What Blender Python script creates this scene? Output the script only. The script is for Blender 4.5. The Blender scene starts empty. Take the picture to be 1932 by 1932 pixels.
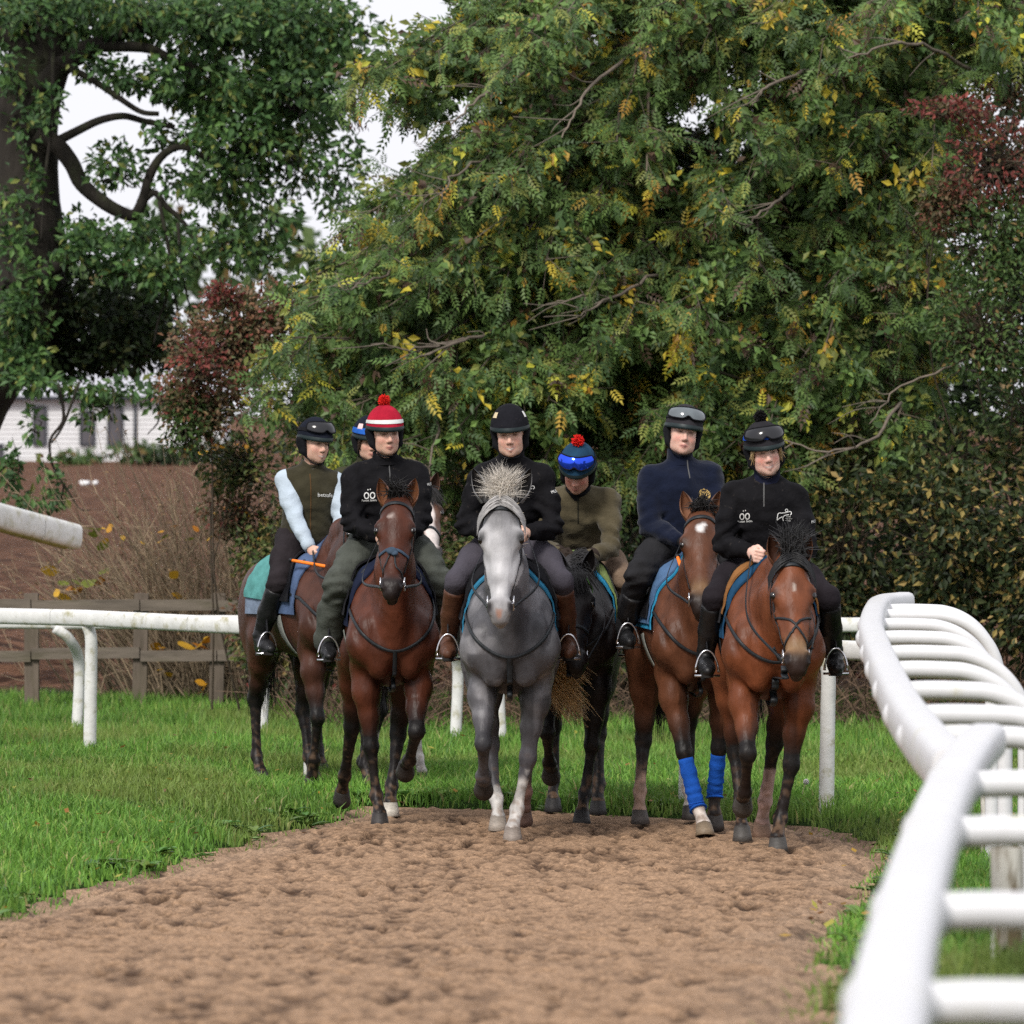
import bpy, math, random
import numpy as np
from mathutils import Vector, Matrix, Quaternion
from mathutils.bvhtree import BVHTree

# ------------------------------------------------------------------ camera, sky, sun, exposure
SC = bpy.context.scene
COL = SC.collection
F = 10290.0            # focal length in photo pixels (photo measured at 1932 px across)
CAMZ = 2.40            # camera height above the ground under the nearest horse
HOR = 780.0            # row of the horizon
cd = bpy.data.cameras.new('camera')
cam = bpy.data.objects.new('camera', cd)
COL.objects.link(cam)
cam.location = (0, 0, CAMZ)
cam.rotation_euler = (math.radians(90), 0, 0)
cd.sensor_width = 36.0
cd.lens = 36.0 * F / 1932.0
cd.shift_y = -(966.0 - HOR) / 1932.0
cd.clip_start = 0.5
cd.clip_end = 4000
cd.dof.use_dof = True
cd.dof.focus_distance = 32.5
cd.dof.aperture_fstop = 6.0
SC.camera = cam

SUN_EL, SUN_ROT = math.radians(43), math.radians(205)
w = bpy.data.worlds.new('World')
SC.world = w
w.use_nodes = True
nt = w.node_tree
nt.nodes.clear()
sky = nt.nodes.new('ShaderNodeTexSky')
sky.sky_type = 'NISHITA'
sky.sun_disc = False
sky.sun_elevation = SUN_EL
sky.sun_rotation = SUN_ROT
sky.air_density = 1.0
sky.dust_density = 4.0
mixn = nt.nodes.new('ShaderNodeMix')
mixn.data_type = 'RGBA'
mixn.inputs[0].default_value = 0.86          # cloud cover over the clear sky
mixn.inputs[7].default_value = (9.1, 9.1, 9.7, 1)
bgn = nt.nodes.new('ShaderNodeBackground')
bgn.inputs['Strength'].default_value = 0.055
outw = nt.nodes.new('ShaderNodeOutputWorld')
nt.links.new(sky.outputs[0], mixn.inputs[6])
nt.links.new(mixn.outputs[2], bgn.inputs[0])
nt.links.new(bgn.outputs[0], outw.inputs[0])

sd = bpy.data.lights.new('sun', 'SUN')
sd.energy = 1.5
sd.angle = math.radians(14)
sd.color = (1.0, 0.96, 0.9)
sun = bpy.data.objects.new('sun', sd)
COL.objects.link(sun)
# direction towards the sun: behind the camera, over its left shoulder
_sv = Vector((-0.42 * math.cos(SUN_EL), -0.9 * math.cos(SUN_EL), math.sin(SUN_EL)))
sun.rotation_euler = _sv.to_track_quat('Z', 'Y').to_euler()
sun.location = (-10, -10, 30)
SC.view_settings.view_transform = 'Standard'
SC.view_settings.look = 'None'
SC.view_settings.exposure = 1.12
SC.view_settings.gamma = 1.0
SC.cycles.use_denoising = False
SC.cycles.max_bounces = 5
SC.cycles.diffuse_bounces = 3
SC.cycles.transparent_max_bounces = 4

# ------------------------------------------------------------------ ground profile and pixel helper
_GD = np.array([0, 5, 10, 15, 17, 20, 22, 25, 28, 30, 33, 36, 40, 43, 50, 60, 100, 200, 300, 2500.])
_GZ = CAMZ - np.array([1.6, 1.6, 1.62, 1.68, 1.78, 1.98, 2.10, 2.26, 2.36, 2.40, 2.46, 2.52, 2.60, 2.65, 2.71, 2.75, 2.5, 1.76, 1.5, 1.2])

def gz(y):
    return np.interp(y, _GD, _GZ)

def at(px, py, d):
    """world point that projects to photo pixel (px, py) at depth d"""
    return np.array([(px - 966.0) / F * d, d, CAMZ + (HOR - py) / F * d])

def gd(py, lo=8.0, hi=250.0):
    """depth where the ground is seen at row py"""
    ds = np.linspace(lo, hi, 6000)
    rows = HOR + F / ds * (CAMZ - gz(ds))
    return float(ds[np.argmin(np.abs(rows - py))])

# ------------------------------------------------------------------ numpy noise
def _hash(ix, iy, iz, seed):
    h = (ix.astype(np.int64) * 374761393 + iy.astype(np.int64) * 668265263 + iz.astype(np.int64) * 2147483647 + seed * 974711) & 0x7fffffff
    h = ((h ^ (h >> 13)) * 1274126177) & 0x7fffffff
    return ((h ^ (h >> 16)) & 0xffff) / 65535.0

def noise3(p, seed=0):
    p = np.asarray(p, dtype=np.float64)
    i = np.floor(p).astype(np.int64)
    f = p - i
    f = f * f * (3 - 2 * f)
    r = 0
    for dx in (0, 1):
        wx = f[..., 0] if dx else 1 - f[..., 0]
        for dy in (0, 1):
            wy = f[..., 1] if dy else 1 - f[..., 1]
            for dz in (0, 1):
                wz = f[..., 2] if dz else 1 - f[..., 2]
                r = r + wx * wy * wz * _hash(i[..., 0] + dx, i[..., 1] + dy, i[..., 2] + dz, seed)
    return r * 2 - 1

def noise2(x, y, seed=0):
    x = np.asarray(x, dtype=np.float64); y = np.asarray(y, dtype=np.float64)
    x, y = np.broadcast_arrays(x, y)
    ix = np.floor(x).astype(np.int64); iy = np.floor(y).astype(np.int64)
    fx = x - ix; fy = y - iy
    fx = fx * fx * (3 - 2 * fx); fy = fy * fy * (3 - 2 * fy)
    z = np.zeros_like(ix)
    a = _hash(ix, iy, z, seed); b = _hash(ix + 1, iy, z, seed)
    c = _hash(ix, iy + 1, z, seed); d = _hash(ix + 1, iy + 1, z, seed)
    return ((a * (1 - fx) + b * fx) * (1 - fy) + (c * (1 - fx) + d * fx) * fy) * 2 - 1

def sstep(a, b, x):
    t = np.clip((x - a) / (b - a), 0, 1)
    return t * t * (3 - 2 * t)

# ------------------------------------------------------------------ object helpers
def link(o, parent=None):
    COL.objects.link(o)
    if parent is not None:
        o.parent = parent
    return o

def tag(o, label=None, cat=None, group=None, kind=None):
    if label: o['label'] = label
    if cat: o['category'] = cat
    if group: o['group'] = group
    if kind: o['kind'] = kind
    return o

def empty(name, loc=(0, 0, 0), rz=0.0, label=None, cat=None, group=None):
    o = bpy.data.objects.new(name, None)
    o.empty_display_size = 0.2
    COL.objects.link(o)
    o.location = loc
    o.rotation_euler = (0, 0, rz)
    return tag(o, label, cat, group)

def mk_mesh(name, V, faces, col=None, smooth=True):
    """faces: list of int arrays (n,3) or (n,4)"""
    V = np.asarray(V, dtype=np.float32)
    me = bpy.data.meshes.new(name)
    faces = [np.asarray(f, dtype=np.int32) for f in faces if len(f)]
    me.vertices.add(len(V))
    me.vertices.foreach_set('co', V.ravel())
    tot = sum(f.size for f in faces); npol = sum(len(f) for f in faces)
    me.loops.add(tot)
    me.loops.foreach_set('vertex_index', np.concatenate([f.ravel() for f in faces]))
    me.polygons.add(npol)
    sizes = np.concatenate([np.full(len(f), f.shape[1], np.int32) for f in faces])
    starts = np.concatenate([[0], np.cumsum(sizes)[:-1]]).astype(np.int32)
    me.polygons.foreach_set('loop_start', starts)
    me.update(calc_edges=True)
    me.polygons.foreach_set('use_smooth', np.full(npol, bool(smooth)))
    if col is not None:
        a = me.color_attributes.new('Col', 'FLOAT_COLOR', 'POINT')
        c = np.ones((len(V), 4), np.float32)
        c[:, :3] = col
        a.data.foreach_set('color', c.ravel())
    return me

def mk(name, V, faces, mat, parent=None, col=None, smooth=True, **kw):
    me = mk_mesh(name, V, faces, col, smooth)
    if mat is not None:
        me.materials.append(mat)
    o = bpy.data.objects.new(name, me)
    link(o, parent)
    return tag(o, **kw)

class G:
    """geometry collector"""
    def __init__(self):
        self.v = []; self.q = []; self.t = []; self.c = []; self.n = 0
    def add(self, V, quads=None, tris=None, col=None):
        V = np.asarray(V, dtype=np.float64)
        if quads is not None and len(quads): self.q.append(np.asarray(quads) + self.n)
        if tris is not None and len(tris): self.t.append(np.asarray(tris) + self.n)
        self.v.append(V)
        if col is not None:
            self.c.append(np.broadcast_to(np.asarray(col, dtype=np.float64), (len(V), 3)))
        self.n += len(V)
        return self
    def tube(self, P, R, n=8, col=None, caps=True):
        P = np.asarray(P, dtype=np.float64); m = len(P)
        R = np.broadcast_to(np.asarray(R, dtype=np.float64), (m,))
        T = np.gradient(P, axis=0)
        T /= np.linalg.norm(T, axis=1)[:, None] + 1e-12
        up = np.array([0, 0, 1.0]) if abs(T[0][2]) < 0.9 else np.array([1.0, 0, 0])
        N = np.zeros_like(P)
        a = up - T[0] * (up @ T[0]); a /= np.linalg.norm(a); N[0] = a
        for i in range(1, m):
            a = N[i - 1] - T[i] * (N[i - 1] @ T[i])
            N[i] = a / (np.linalg.norm(a) + 1e-12)
        B = np.cross(T, N)
        th = np.linspace(0, 2 * np.pi, n, endpoint=False)
        V = P[:, None] + R[:, None, None] * (np.cos(th)[None, :, None] * N[:, None] + np.sin(th)[None, :, None] * B[:, None])
        V = V.reshape(-1, 3)
        i = np.arange(m - 1)[:, None] * n; j = np.arange(n)[None]; j2 = (j + 1) % n
        Q = np.stack([i + j, i + j2, i + n + j2, i + n + j], -1).reshape(-1, 4)
        tr = None
        if caps:
            V = np.vstack([V, P[0], P[-1]])
            jj = np.arange(n); j2 = (jj + 1) % n
            tr = np.vstack([np.stack([np.full(n, m * n), j2, jj], -1), np.stack([np.full(n, m * n + 1), (m - 1) * n + jj, (m - 1) * n + j2], -1)])
        return self.add(V, Q, tr, col)
    def box(self, c, s, R=None, col=None):
        V = np.array([[x, y, z] for x in (-.5, .5) for y in (-.5, .5) for z in (-.5, .5)]) * np.asarray(s)
        if R is not None: V = V @ np.asarray(R).T
        V = V + np.asarray(c)
        return self.add(V, [[0, 1, 3, 2], [4, 6, 7, 5], [0, 4, 5, 1], [2, 3, 7, 6], [0, 2, 6, 4], [1, 5, 7, 3]], None, col)
    def grid(self, V, closed_u=False, closed_v=False, col=None):
        V = np.asarray(V); a, b = V.shape[:2]
        i = np.arange(a if closed_u else a - 1)[:, None]; j = np.arange(b if closed_v else b - 1)[None]
        i2 = (i + 1) % a; j2 = (j + 1) % b
        Q = np.stack([i * b + j, i2 * b + j, i2 * b + j2, i * b + j2], -1).reshape(-1, 4)
        if col is not None and np.ndim(col) == 3: col = np.asarray(col).reshape(-1, 3)
        return self.add(V.reshape(-1, 3), Q, None, col)
    def ribbon(self, P, Nrm, width, th=0.004, col=None):
        """flat strap along P with surface normals Nrm"""
        P = np.asarray(P); Nrm = np.asarray(Nrm); m = len(P)
        T = np.gradient(P, axis=0); T /= np.linalg.norm(T, axis=1)[:, None] + 1e-12
        S = np.cross(T, Nrm); S /= np.linalg.norm(S, axis=1)[:, None] + 1e-12
        N2 = np.cross(S, T)
        w = np.broadcast_to(np.asarray(width, dtype=float), (m,))[:, None] / 2
        ring = np.stack([P - S * w, P - S * w * .8 + N2 * th, P + S * w * .8 + N2 * th, P + S * w, P - N2 * th * .5], 1)
        V = ring.reshape(-1, 3); n = 5
        i = np.arange(m - 1)[:, None] * n; j = np.arange(n)[None]; j2 = (j + 1) % n
        Q = np.stack([i + j, i + n + j, i + n + j2, i + j2], -1).reshape(-1, 4)
        return self.add(V, Q, None, col)
    def ellipsoid(self, c, r, nu=16, nv=10, R=None, col=None):
        th = np.linspace(0, 2 * np.pi, nu, endpoint=False); ph = np.linspace(0, np.pi, nv)
        V = np.stack([np.sin(ph)[:, None] * np.cos(th)[None], np.sin(ph)[:, None] * np.sin(th)[None], np.cos(ph)[:, None] * np.ones(nu)[None]], -1) * np.asarray(r)
        if R is not None: V = V @ np.asarray(R).T
        return self.grid(V + np.asarray(c), closed_v=True, col=col)
    def data(self):
        V = np.vstack(self.v)
        fs = []
        if self.q: fs.append(np.vstack(self.q))
        if self.t: fs.append(np.vstack(self.t))
        c = np.vstack(self.c) if self.c and sum(len(x) for x in self.c) == len(V) else None
        return V, fs, c
    def build(self, name, mat, parent=None, smooth=True, **kw):
        V, fs, c = self.data()
        return mk(name, V, fs, mat, parent, c, smooth, **kw)

def spline(P, n):
    """Catmull-Rom through points"""
    P = np.asarray(P, dtype=float); m = len(P)
    if m == 2:
        t = np.linspace(0, 1, n)[:, None]
        return P[0] * (1 - t) + P[1] * t
    E = np.vstack([2 * P[0] - P[1], P, 2 * P[-1] - P[-2]])
    u = np.linspace(0, m - 1, n); k = np.minimum(u.astype(int), m - 2); t = (u - k)[:, None]
    p0, p1, p2, p3 = E[k], E[k + 1], E[k + 2], E[k + 3]
    return .5 * (2 * p1 + (p2 - p0) * t + (2 * p0 - 5 * p1 + 4 * p2 - p3) * t ** 2 + (3 * p1 - p0 - 3 * p2 + p3) * t ** 3)

def Rz(a):
    c, s = math.cos(a), math.sin(a)
    return np.array([[c, -s, 0], [s, c, 0], [0, 0, 1.]])
def Rx(a):
    c, s = math.cos(a), math.sin(a)
    return np.array([[1, 0, 0], [0, c, -s], [0, s, c]])
def Ry(a):
    c, s = math.cos(a), math.sin(a)
    return np.array([[c, 0, s], [0, 1, 0], [-s, 0, c]])

# ------------------------------------------------------------------ implicit surfaces
class Sdf:
    def __init__(self, lo, hi, vox):
        self.lo = np.asarray(lo, float); self.vox = vox
        self.n = np.ceil((np.asarray(hi) - self.lo) / vox).astype(int) + 1
        self.f = np.full(self.n, 0.12, np.float32)
        self.ax = [self.lo[i] + vox * np.arange(self.n[i]) for i in range(3)]
    def _sub(self, lo, hi):
        i0 = np.clip(np.floor((lo - self.lo) / self.vox).astype(int), 0, self.n - 1)
        i1 = np.clip(np.ceil((hi - self.lo) / self.vox).astype(int) + 1, 0, self.n)
        if np.any(i1 <= i0): return None
        sl = tuple(slice(a, b) for a, b in zip(i0, i1))
        X = np.stack(np.meshgrid(*[self.ax[k][sl[k]] for k in range(3)], indexing='ij'), -1).astype(np.float32)
        return sl, X
    def _comb(self, sl, d, k, op):
        a = self.f[sl]
        if op == 'sub':
            d = -d
            h = np.clip(.5 - .5 * (a - d) / k, 0, 1)
            self.f[sl] = a * (1 - h) + d * h + k * h * (1 - h)
        else:
            h = np.clip(.5 + .5 * (a - d) / k, 0, 1)
            self.f[sl] = a * (1 - h) + d * h - k * h * (1 - h)
    def cone(self, a, b, ra, rb, k=.03, sx=1.0, op='add'):
        """tapered capsule; sx squashes it across x"""
        a = np.asarray(a, np.float32); b = np.asarray(b, np.float32)
        m = max(ra, rb) + max(k, .03) + .02
        s = self._sub(np.minimum(a, b) - m, np.maximum(a, b) + m)
        if s is None: return self
        sl, X = s
        ba = b - a; P = X - a
        if sx != 1.0:
            t0 = np.clip((P @ ba) / (ba @ ba + 1e-9), 0, 1)
            cx = t0 * ba[0]
            P = P.copy(); P[..., 0] = cx + (P[..., 0] - cx) / sx
        t = np.clip((P @ ba) / (ba @ ba + 1e-9), 0, 1)
        d = np.linalg.norm(P - t[..., None] * ba, axis=-1) - (ra + (rb - ra) * t)
        if sx < 1: d = d * (sx * .5 + .5)
        self._comb(sl, d, k, op)
        return self
    def chain(self, P, R, k=.03, sx=1.0):
        for i in range(len(P) - 1):
            self.cone(P[i], P[i + 1], R[i], R[i + 1], k, sx)
        return self
    def ell(self, c, r, k=.03, R=None, op='add'):
        c = np.asarray(c, np.float32); r = np.asarray(r, np.float32)
        m = max(r) + max(k, .03) + .02
        s = self._sub(c - m, c + m)
        if s is None: return self
        sl, X = s
        P = X - c
        if R is not None: P = P @ np.asarray(R, np.float32)
        k0 = np.linalg.norm(P / r, axis=-1); k1 = np.linalg.norm(P / (r * r), axis=-1) + 1e-9
        d = k0 * (k0 - 1) / k1
        self._comb(sl, d, k, op)
        return self
    def cut(self, o, nrm):
        """keep the half space behind the plane"""
        X = np.stack(np.meshgrid(*self.ax, indexing='ij'), -1)
        d = (X - np.asarray(o)) @ np.asarray(nrm, float)
        self.f = np.maximum(self.f, d.astype(np.float32))
        return self
    def noise(self, amp, freq, seed=0, fn=None):
        band = np.nonzero(np.abs(self.f) < .04)
        P = self.lo + self.vox * np.stack(band, -1)
        if fn is not None: v = fn(P)
        else: v = amp * noise3(P * freq, seed)
        self.f[band] += v
        return self
    def mesh(self):
        """naive surface nets"""
        f = self.f
        ins = f < 0
        n = ins.shape
        c = sum(ins[i:n[0] - 1 + i, j:n[1] - 1 + j, k:n[2] - 1 + k].astype(np.int8) for i in (0, 1) for j in (0, 1) for k in (0, 1))
        act = (c > 0) & (c < 8)
        I = np.stack(np.nonzero(act), -1)
        idx = np.full(act.shape, -1, np.int64); idx[tuple(I.T)] = np.arange(len(I))
        S = np.zeros((len(I), 3)); cnt = np.zeros(len(I))
        cor = np.array([[i, j, k] for i in (0, 1) for j in (0, 1) for k in (0, 1)])
        for a in range(8):
            for ax in range(3):
                if cor[a][ax] == 0:
                    o2 = cor[a].copy(); o2[ax] = 1
                    va = f[tuple((I + cor[a]).T)]; vb = f[tuple((I + o2).T)]
                    m = (va < 0) != (vb < 0)
                    t = np.where(m, va / (va - vb + 1e-12), 0)
                    p = cor[a] + t[:, None] * (o2 - cor[a])
                    S[m] += p[m]; cnt[m] += 1
        V = self.lo + self.vox * (I + S / cnt[:, None])
        Q = []
        for ax in range(3):
            b, c2 = (ax + 1) % 3, (ax + 2) % 3
            sa = [slice(None)] * 3; sb = [slice(None)] * 3
            sa[ax] = slice(0, -1); sb[ax] = slice(1, None)
            A = ins[tuple(sa)]; B = ins[tuple(sb)]
            for sgn in (0, 1):
                E = np.stack(np.nonzero(A & ~B if sgn == 0 else ~A & B), -1)
                E = E[(E[:, b] > 0) & (E[:, c2] > 0) & (E[:, b] < act.shape[b]) & (E[:, c2] < act.shape[c2])]
                q = []
                for db, dc in ((1, 1), (0, 1), (0, 0), (1, 0)):
                    J = E.copy(); J[:, b] -= db; J[:, c2] -= dc
                    q.append(idx[tuple(J.T)])
                q = np.stack(q, -1)
                if sgn == 1: q = q[:, ::-1]
                Q.append(q)
        Q = np.vstack(Q); Q = Q[(Q >= 0).all(1)]
        return V, Q

def lap(V, Q, it=2, lam=.5):
    """light smoothing"""
    E = np.vstack([Q[:, [0, 1]], Q[:, [1, 2]], Q[:, [2, 3]], Q[:, [3, 0]]])
    n = len(V)
    deg = np.bincount(E[:, 0], minlength=n) + np.bincount(E[:, 1], minlength=n)
    for _ in range(it):
        S = np.zeros_like(V)
        for k in range(3):
            S[:, k] = np.bincount(E[:, 0], V[E[:, 1], k], n) + np.bincount(E[:, 1], V[E[:, 0], k], n)
        V = V + lam * (S / np.maximum(deg, 1)[:, None] - V)
    return V

def bvh_of(V, Q):
    return BVHTree.FromPolygons(V.tolist(), Q.tolist())

def snap(bvh, P, off=.004):
    o = []; nn = []
    for p in P:
        l, n, i, d = bvh.find_nearest(Vector(p))
        n = np.array(n)
        o.append(np.array(l) + n * off); nn.append(n)
    return np.array(o), np.array(nn)

# ------------------------------------------------------------------ materials
_MATS = {}
def M(name, base=(.5, .5, .5), rough=.6, attr=False, vary=.12, vscale=25., bump=0., bscale=80., spec=.35, metal=0., sheen=0., stretch=None, second=None, s_scale=6., s_lo=.5, s_hi=.65, sss=0., trans=0.):
    """procedural material: colour (or the object's own colour attribute) varied by noise, optional second colour in patches, fine bump"""
    if name in _MATS: return _MATS[name]
    m = bpy.data.materials.new(name); m.use_nodes = True
    t = m.node_tree; N = t.nodes; L = t.links
    b = N['Principled BSDF']
    b.inputs['Roughness'].default_value = rough
    b.inputs['Metallic'].default_value = metal
    b.inputs['Specular IOR Level'].default_value = spec
    if sheen:
        b.inputs['Sheen Weight'].default_value = sheen
        b.inputs['Sheen Roughness'].default_value = .5
    if sss:
        b.inputs['Subsurface Weight'].default_value = sss
        b.inputs['Subsurface Radius'].default_value = (.012, .005, .003)
    tc = N.new('ShaderNodeTexCoord')
    src = tc.outputs['Object']
    if stretch:
        mp = N.new('ShaderNodeMapping'); mp.inputs['Scale'].default_value = stretch
        L.new(src, mp.inputs['Vector']); src = mp.outputs['Vector']
    if attr:
        a = N.new('ShaderNodeVertexColor'); a.layer_name = 'Col'; c = a.outputs['Color']
    else:
        a = N.new('ShaderNodeRGB'); a.outputs[0].default_value = (*base, 1); c = a.outputs[0]
    if second is not None:
        n2 = N.new('ShaderNodeTexNoise'); n2.inputs['Scale'].default_value = s_scale; n2.inputs['Detail'].default_value = 6
        n2.inputs['Roughness'].default_value = .65
        L.new(src, n2.inputs['Vector'])
        rp = N.new('ShaderNodeMapRange'); rp.inputs[1].default_value = s_lo; rp.inputs[2].default_value = s_hi
        L.new(n2.outputs['Fac'], rp.inputs[0])
        mx = N.new('ShaderNodeMix'); mx.data_type = 'RGBA'
        L.new(rp.outputs[0], mx.inputs[0]); L.new(c, mx.inputs[6]); mx.inputs[7].default_value = (*second, 1)
        c = mx.outputs[2]
    if vary:
        n1 = N.new('ShaderNodeTexNoise'); n1.inputs['Scale'].default_value = vscale; n1.inputs['Detail'].default_value = 5
        L.new(src, n1.inputs['Vector'])
        mr = N.new('ShaderNodeMapRange'); mr.inputs[1].default_value = .25; mr.inputs[2].default_value = .75
        mr.inputs[3].default_value = 1 - vary; mr.inputs[4].default_value = 1 + vary
        L.new(n1.outputs['Fac'], mr.inputs[0])
        mu = N.new('ShaderNodeMix'); mu.data_type = 'RGBA'; mu.blend_type = 'MULTIPLY'; mu.inputs[0].default_value = 1
        L.new(c, mu.inputs[6]); L.new(mr.outputs[0], mu.inputs[7]); c = mu.outputs[2]
    L.new(c, b.inputs['Base Color'])
    if bump:
        n3 = N.new('ShaderNodeTexNoise'); n3.inputs['Scale'].default_value = bscale; n3.inputs['Detail'].default_value = 6
        L.new(src, n3.inputs['Vector'])
        bp = N.new('ShaderNodeBump'); bp.inputs['Strength'].default_value = 1.0; bp.inputs['Distance'].default_value = bump
        L.new(n3.outputs['Fac'], bp.inputs['Height']); L.new(bp.outputs[0], b.inputs['Normal'])
    if trans:
        tr = N.new('ShaderNodeBsdfTranslucent'); L.new(c, tr.inputs[0])
        ms = N.new('ShaderNodeMixShader'); ms.inputs[0].default_value = trans
        L.new(b.outputs[0], ms.inputs[1]); L.new(tr.outputs[0], ms.inputs[2])
        L.new(ms.outputs[0], N['Material Output'].inputs['Surface'])
    _MATS[name] = m
    return m
# ------------------------------------------------------------------ horses
D2R = math.pi / 180
M_COAT = M('horse_coat', attr=True, rough=.46, vary=.30, vscale=11, bump=.006, bscale=34, spec=.22, stretch=(1, 1, .45))
M_HOOF = M('hoof_horn', attr=True, rough=.55, vary=.25, vscale=40, bump=.002, bscale=60, stretch=(1, 1, 4))
M_HAIR = M('horse_hair', attr=True, rough=.5, vary=.2, vscale=30, spec=.4)
M_EYE = M('horse_eye', (.006, .004, .003), rough=.08, vary=0, spec=.6)
M_LEATHER = M('black_leather', (.009, .009, .011), rough=.42, vary=.3, vscale=30, bump=.0015, bscale=120, spec=.25)
M_STRAP = M('bridle_leather', (.012, .015, .018), rough=.5, vary=.3, vscale=40, bump=.001, bscale=200, spec=.3)
M_STEEL = M('stainless_steel', (.62, .62, .64), rough=.22, metal=1.0, vary=.1)
M_CLOTH = {}
def cloth_mat(name, c, **kw):
    if name not in M_CLOTH:
        a = dict(rough=.9, vary=.25, vscale=14, bump=.004, bscale=60, spec=.08, sheen=.0); a.update(kw)
        M_CLOTH[name] = M('fabric_' + name, c, **a)
    return M_CLOTH[name]

def fw(a, l):
    return np.array([0, -math.sin(a * D2R) * l, -math.cos(a * D2R) * l])

def fore_leg(sx, a1, a2, a3, planted=True, dx=0., ex=0.):
    E = np.array([sx * .15, -.43, .93])
    lf, lc, lp = .44, .285, .125
    if planted:
        s = (E[2] - .082 - lp * math.cos(a3 * D2R)) / (lf * math.cos(a1 * D2R) + lc * math.cos(a2 * D2R))
        lf *= s; lc *= s
    K = E + fw(a1, lf); Ft = K + fw(a2, lc); C = Ft + fw(a3, lp)
    K[0] += dx * .35 + ex; Ft[0] += dx * .8; C[0] += dx
    return dict(kind='fore', sx=sx, E=E, K=K, F=Ft, C=C, a=(a1, a2, a3), planted=planted)

def hind_leg(sx, a1, a2, a3, planted=True, dx=0., ss=0.):
    E = np.array([sx * .16, .44, .98])
    lf, lc, lp = .50, .37, .125
    # a1 swings the thigh: negative = backwards
    if planted:
        lc = (E[2] - .082 - lp * math.cos(a3 * D2R) - lf * math.cos(a1 * D2R)) / math.cos(a2 * D2R)
    K = E + fw(a1, lf); Ft = K + fw(a2, lc); C = Ft + fw(a3, lp)
    K[0] += dx * .4 - sx * .02; Ft[0] += dx * .85 - sx * .02; C[0] += dx - sx * .02
    return dict(kind='hind', sx=sx, E=E, K=K, F=Ft, C=C, a=(a1, a2, a3), planted=planted)

def head_frame(poll, pitch, yaw, hs):
    p, y = pitch * D2R, yaw * D2R
    U = np.array([0, -math.sin(p), -math.cos(p)]); Vv = np.array([0, -math.cos(p), math.sin(p)]); W = np.array([1., 0, 0])
    R = Rz(y)
    return np.asarray(poll, float), R @ W, R @ U, R @ Vv, hs

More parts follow.
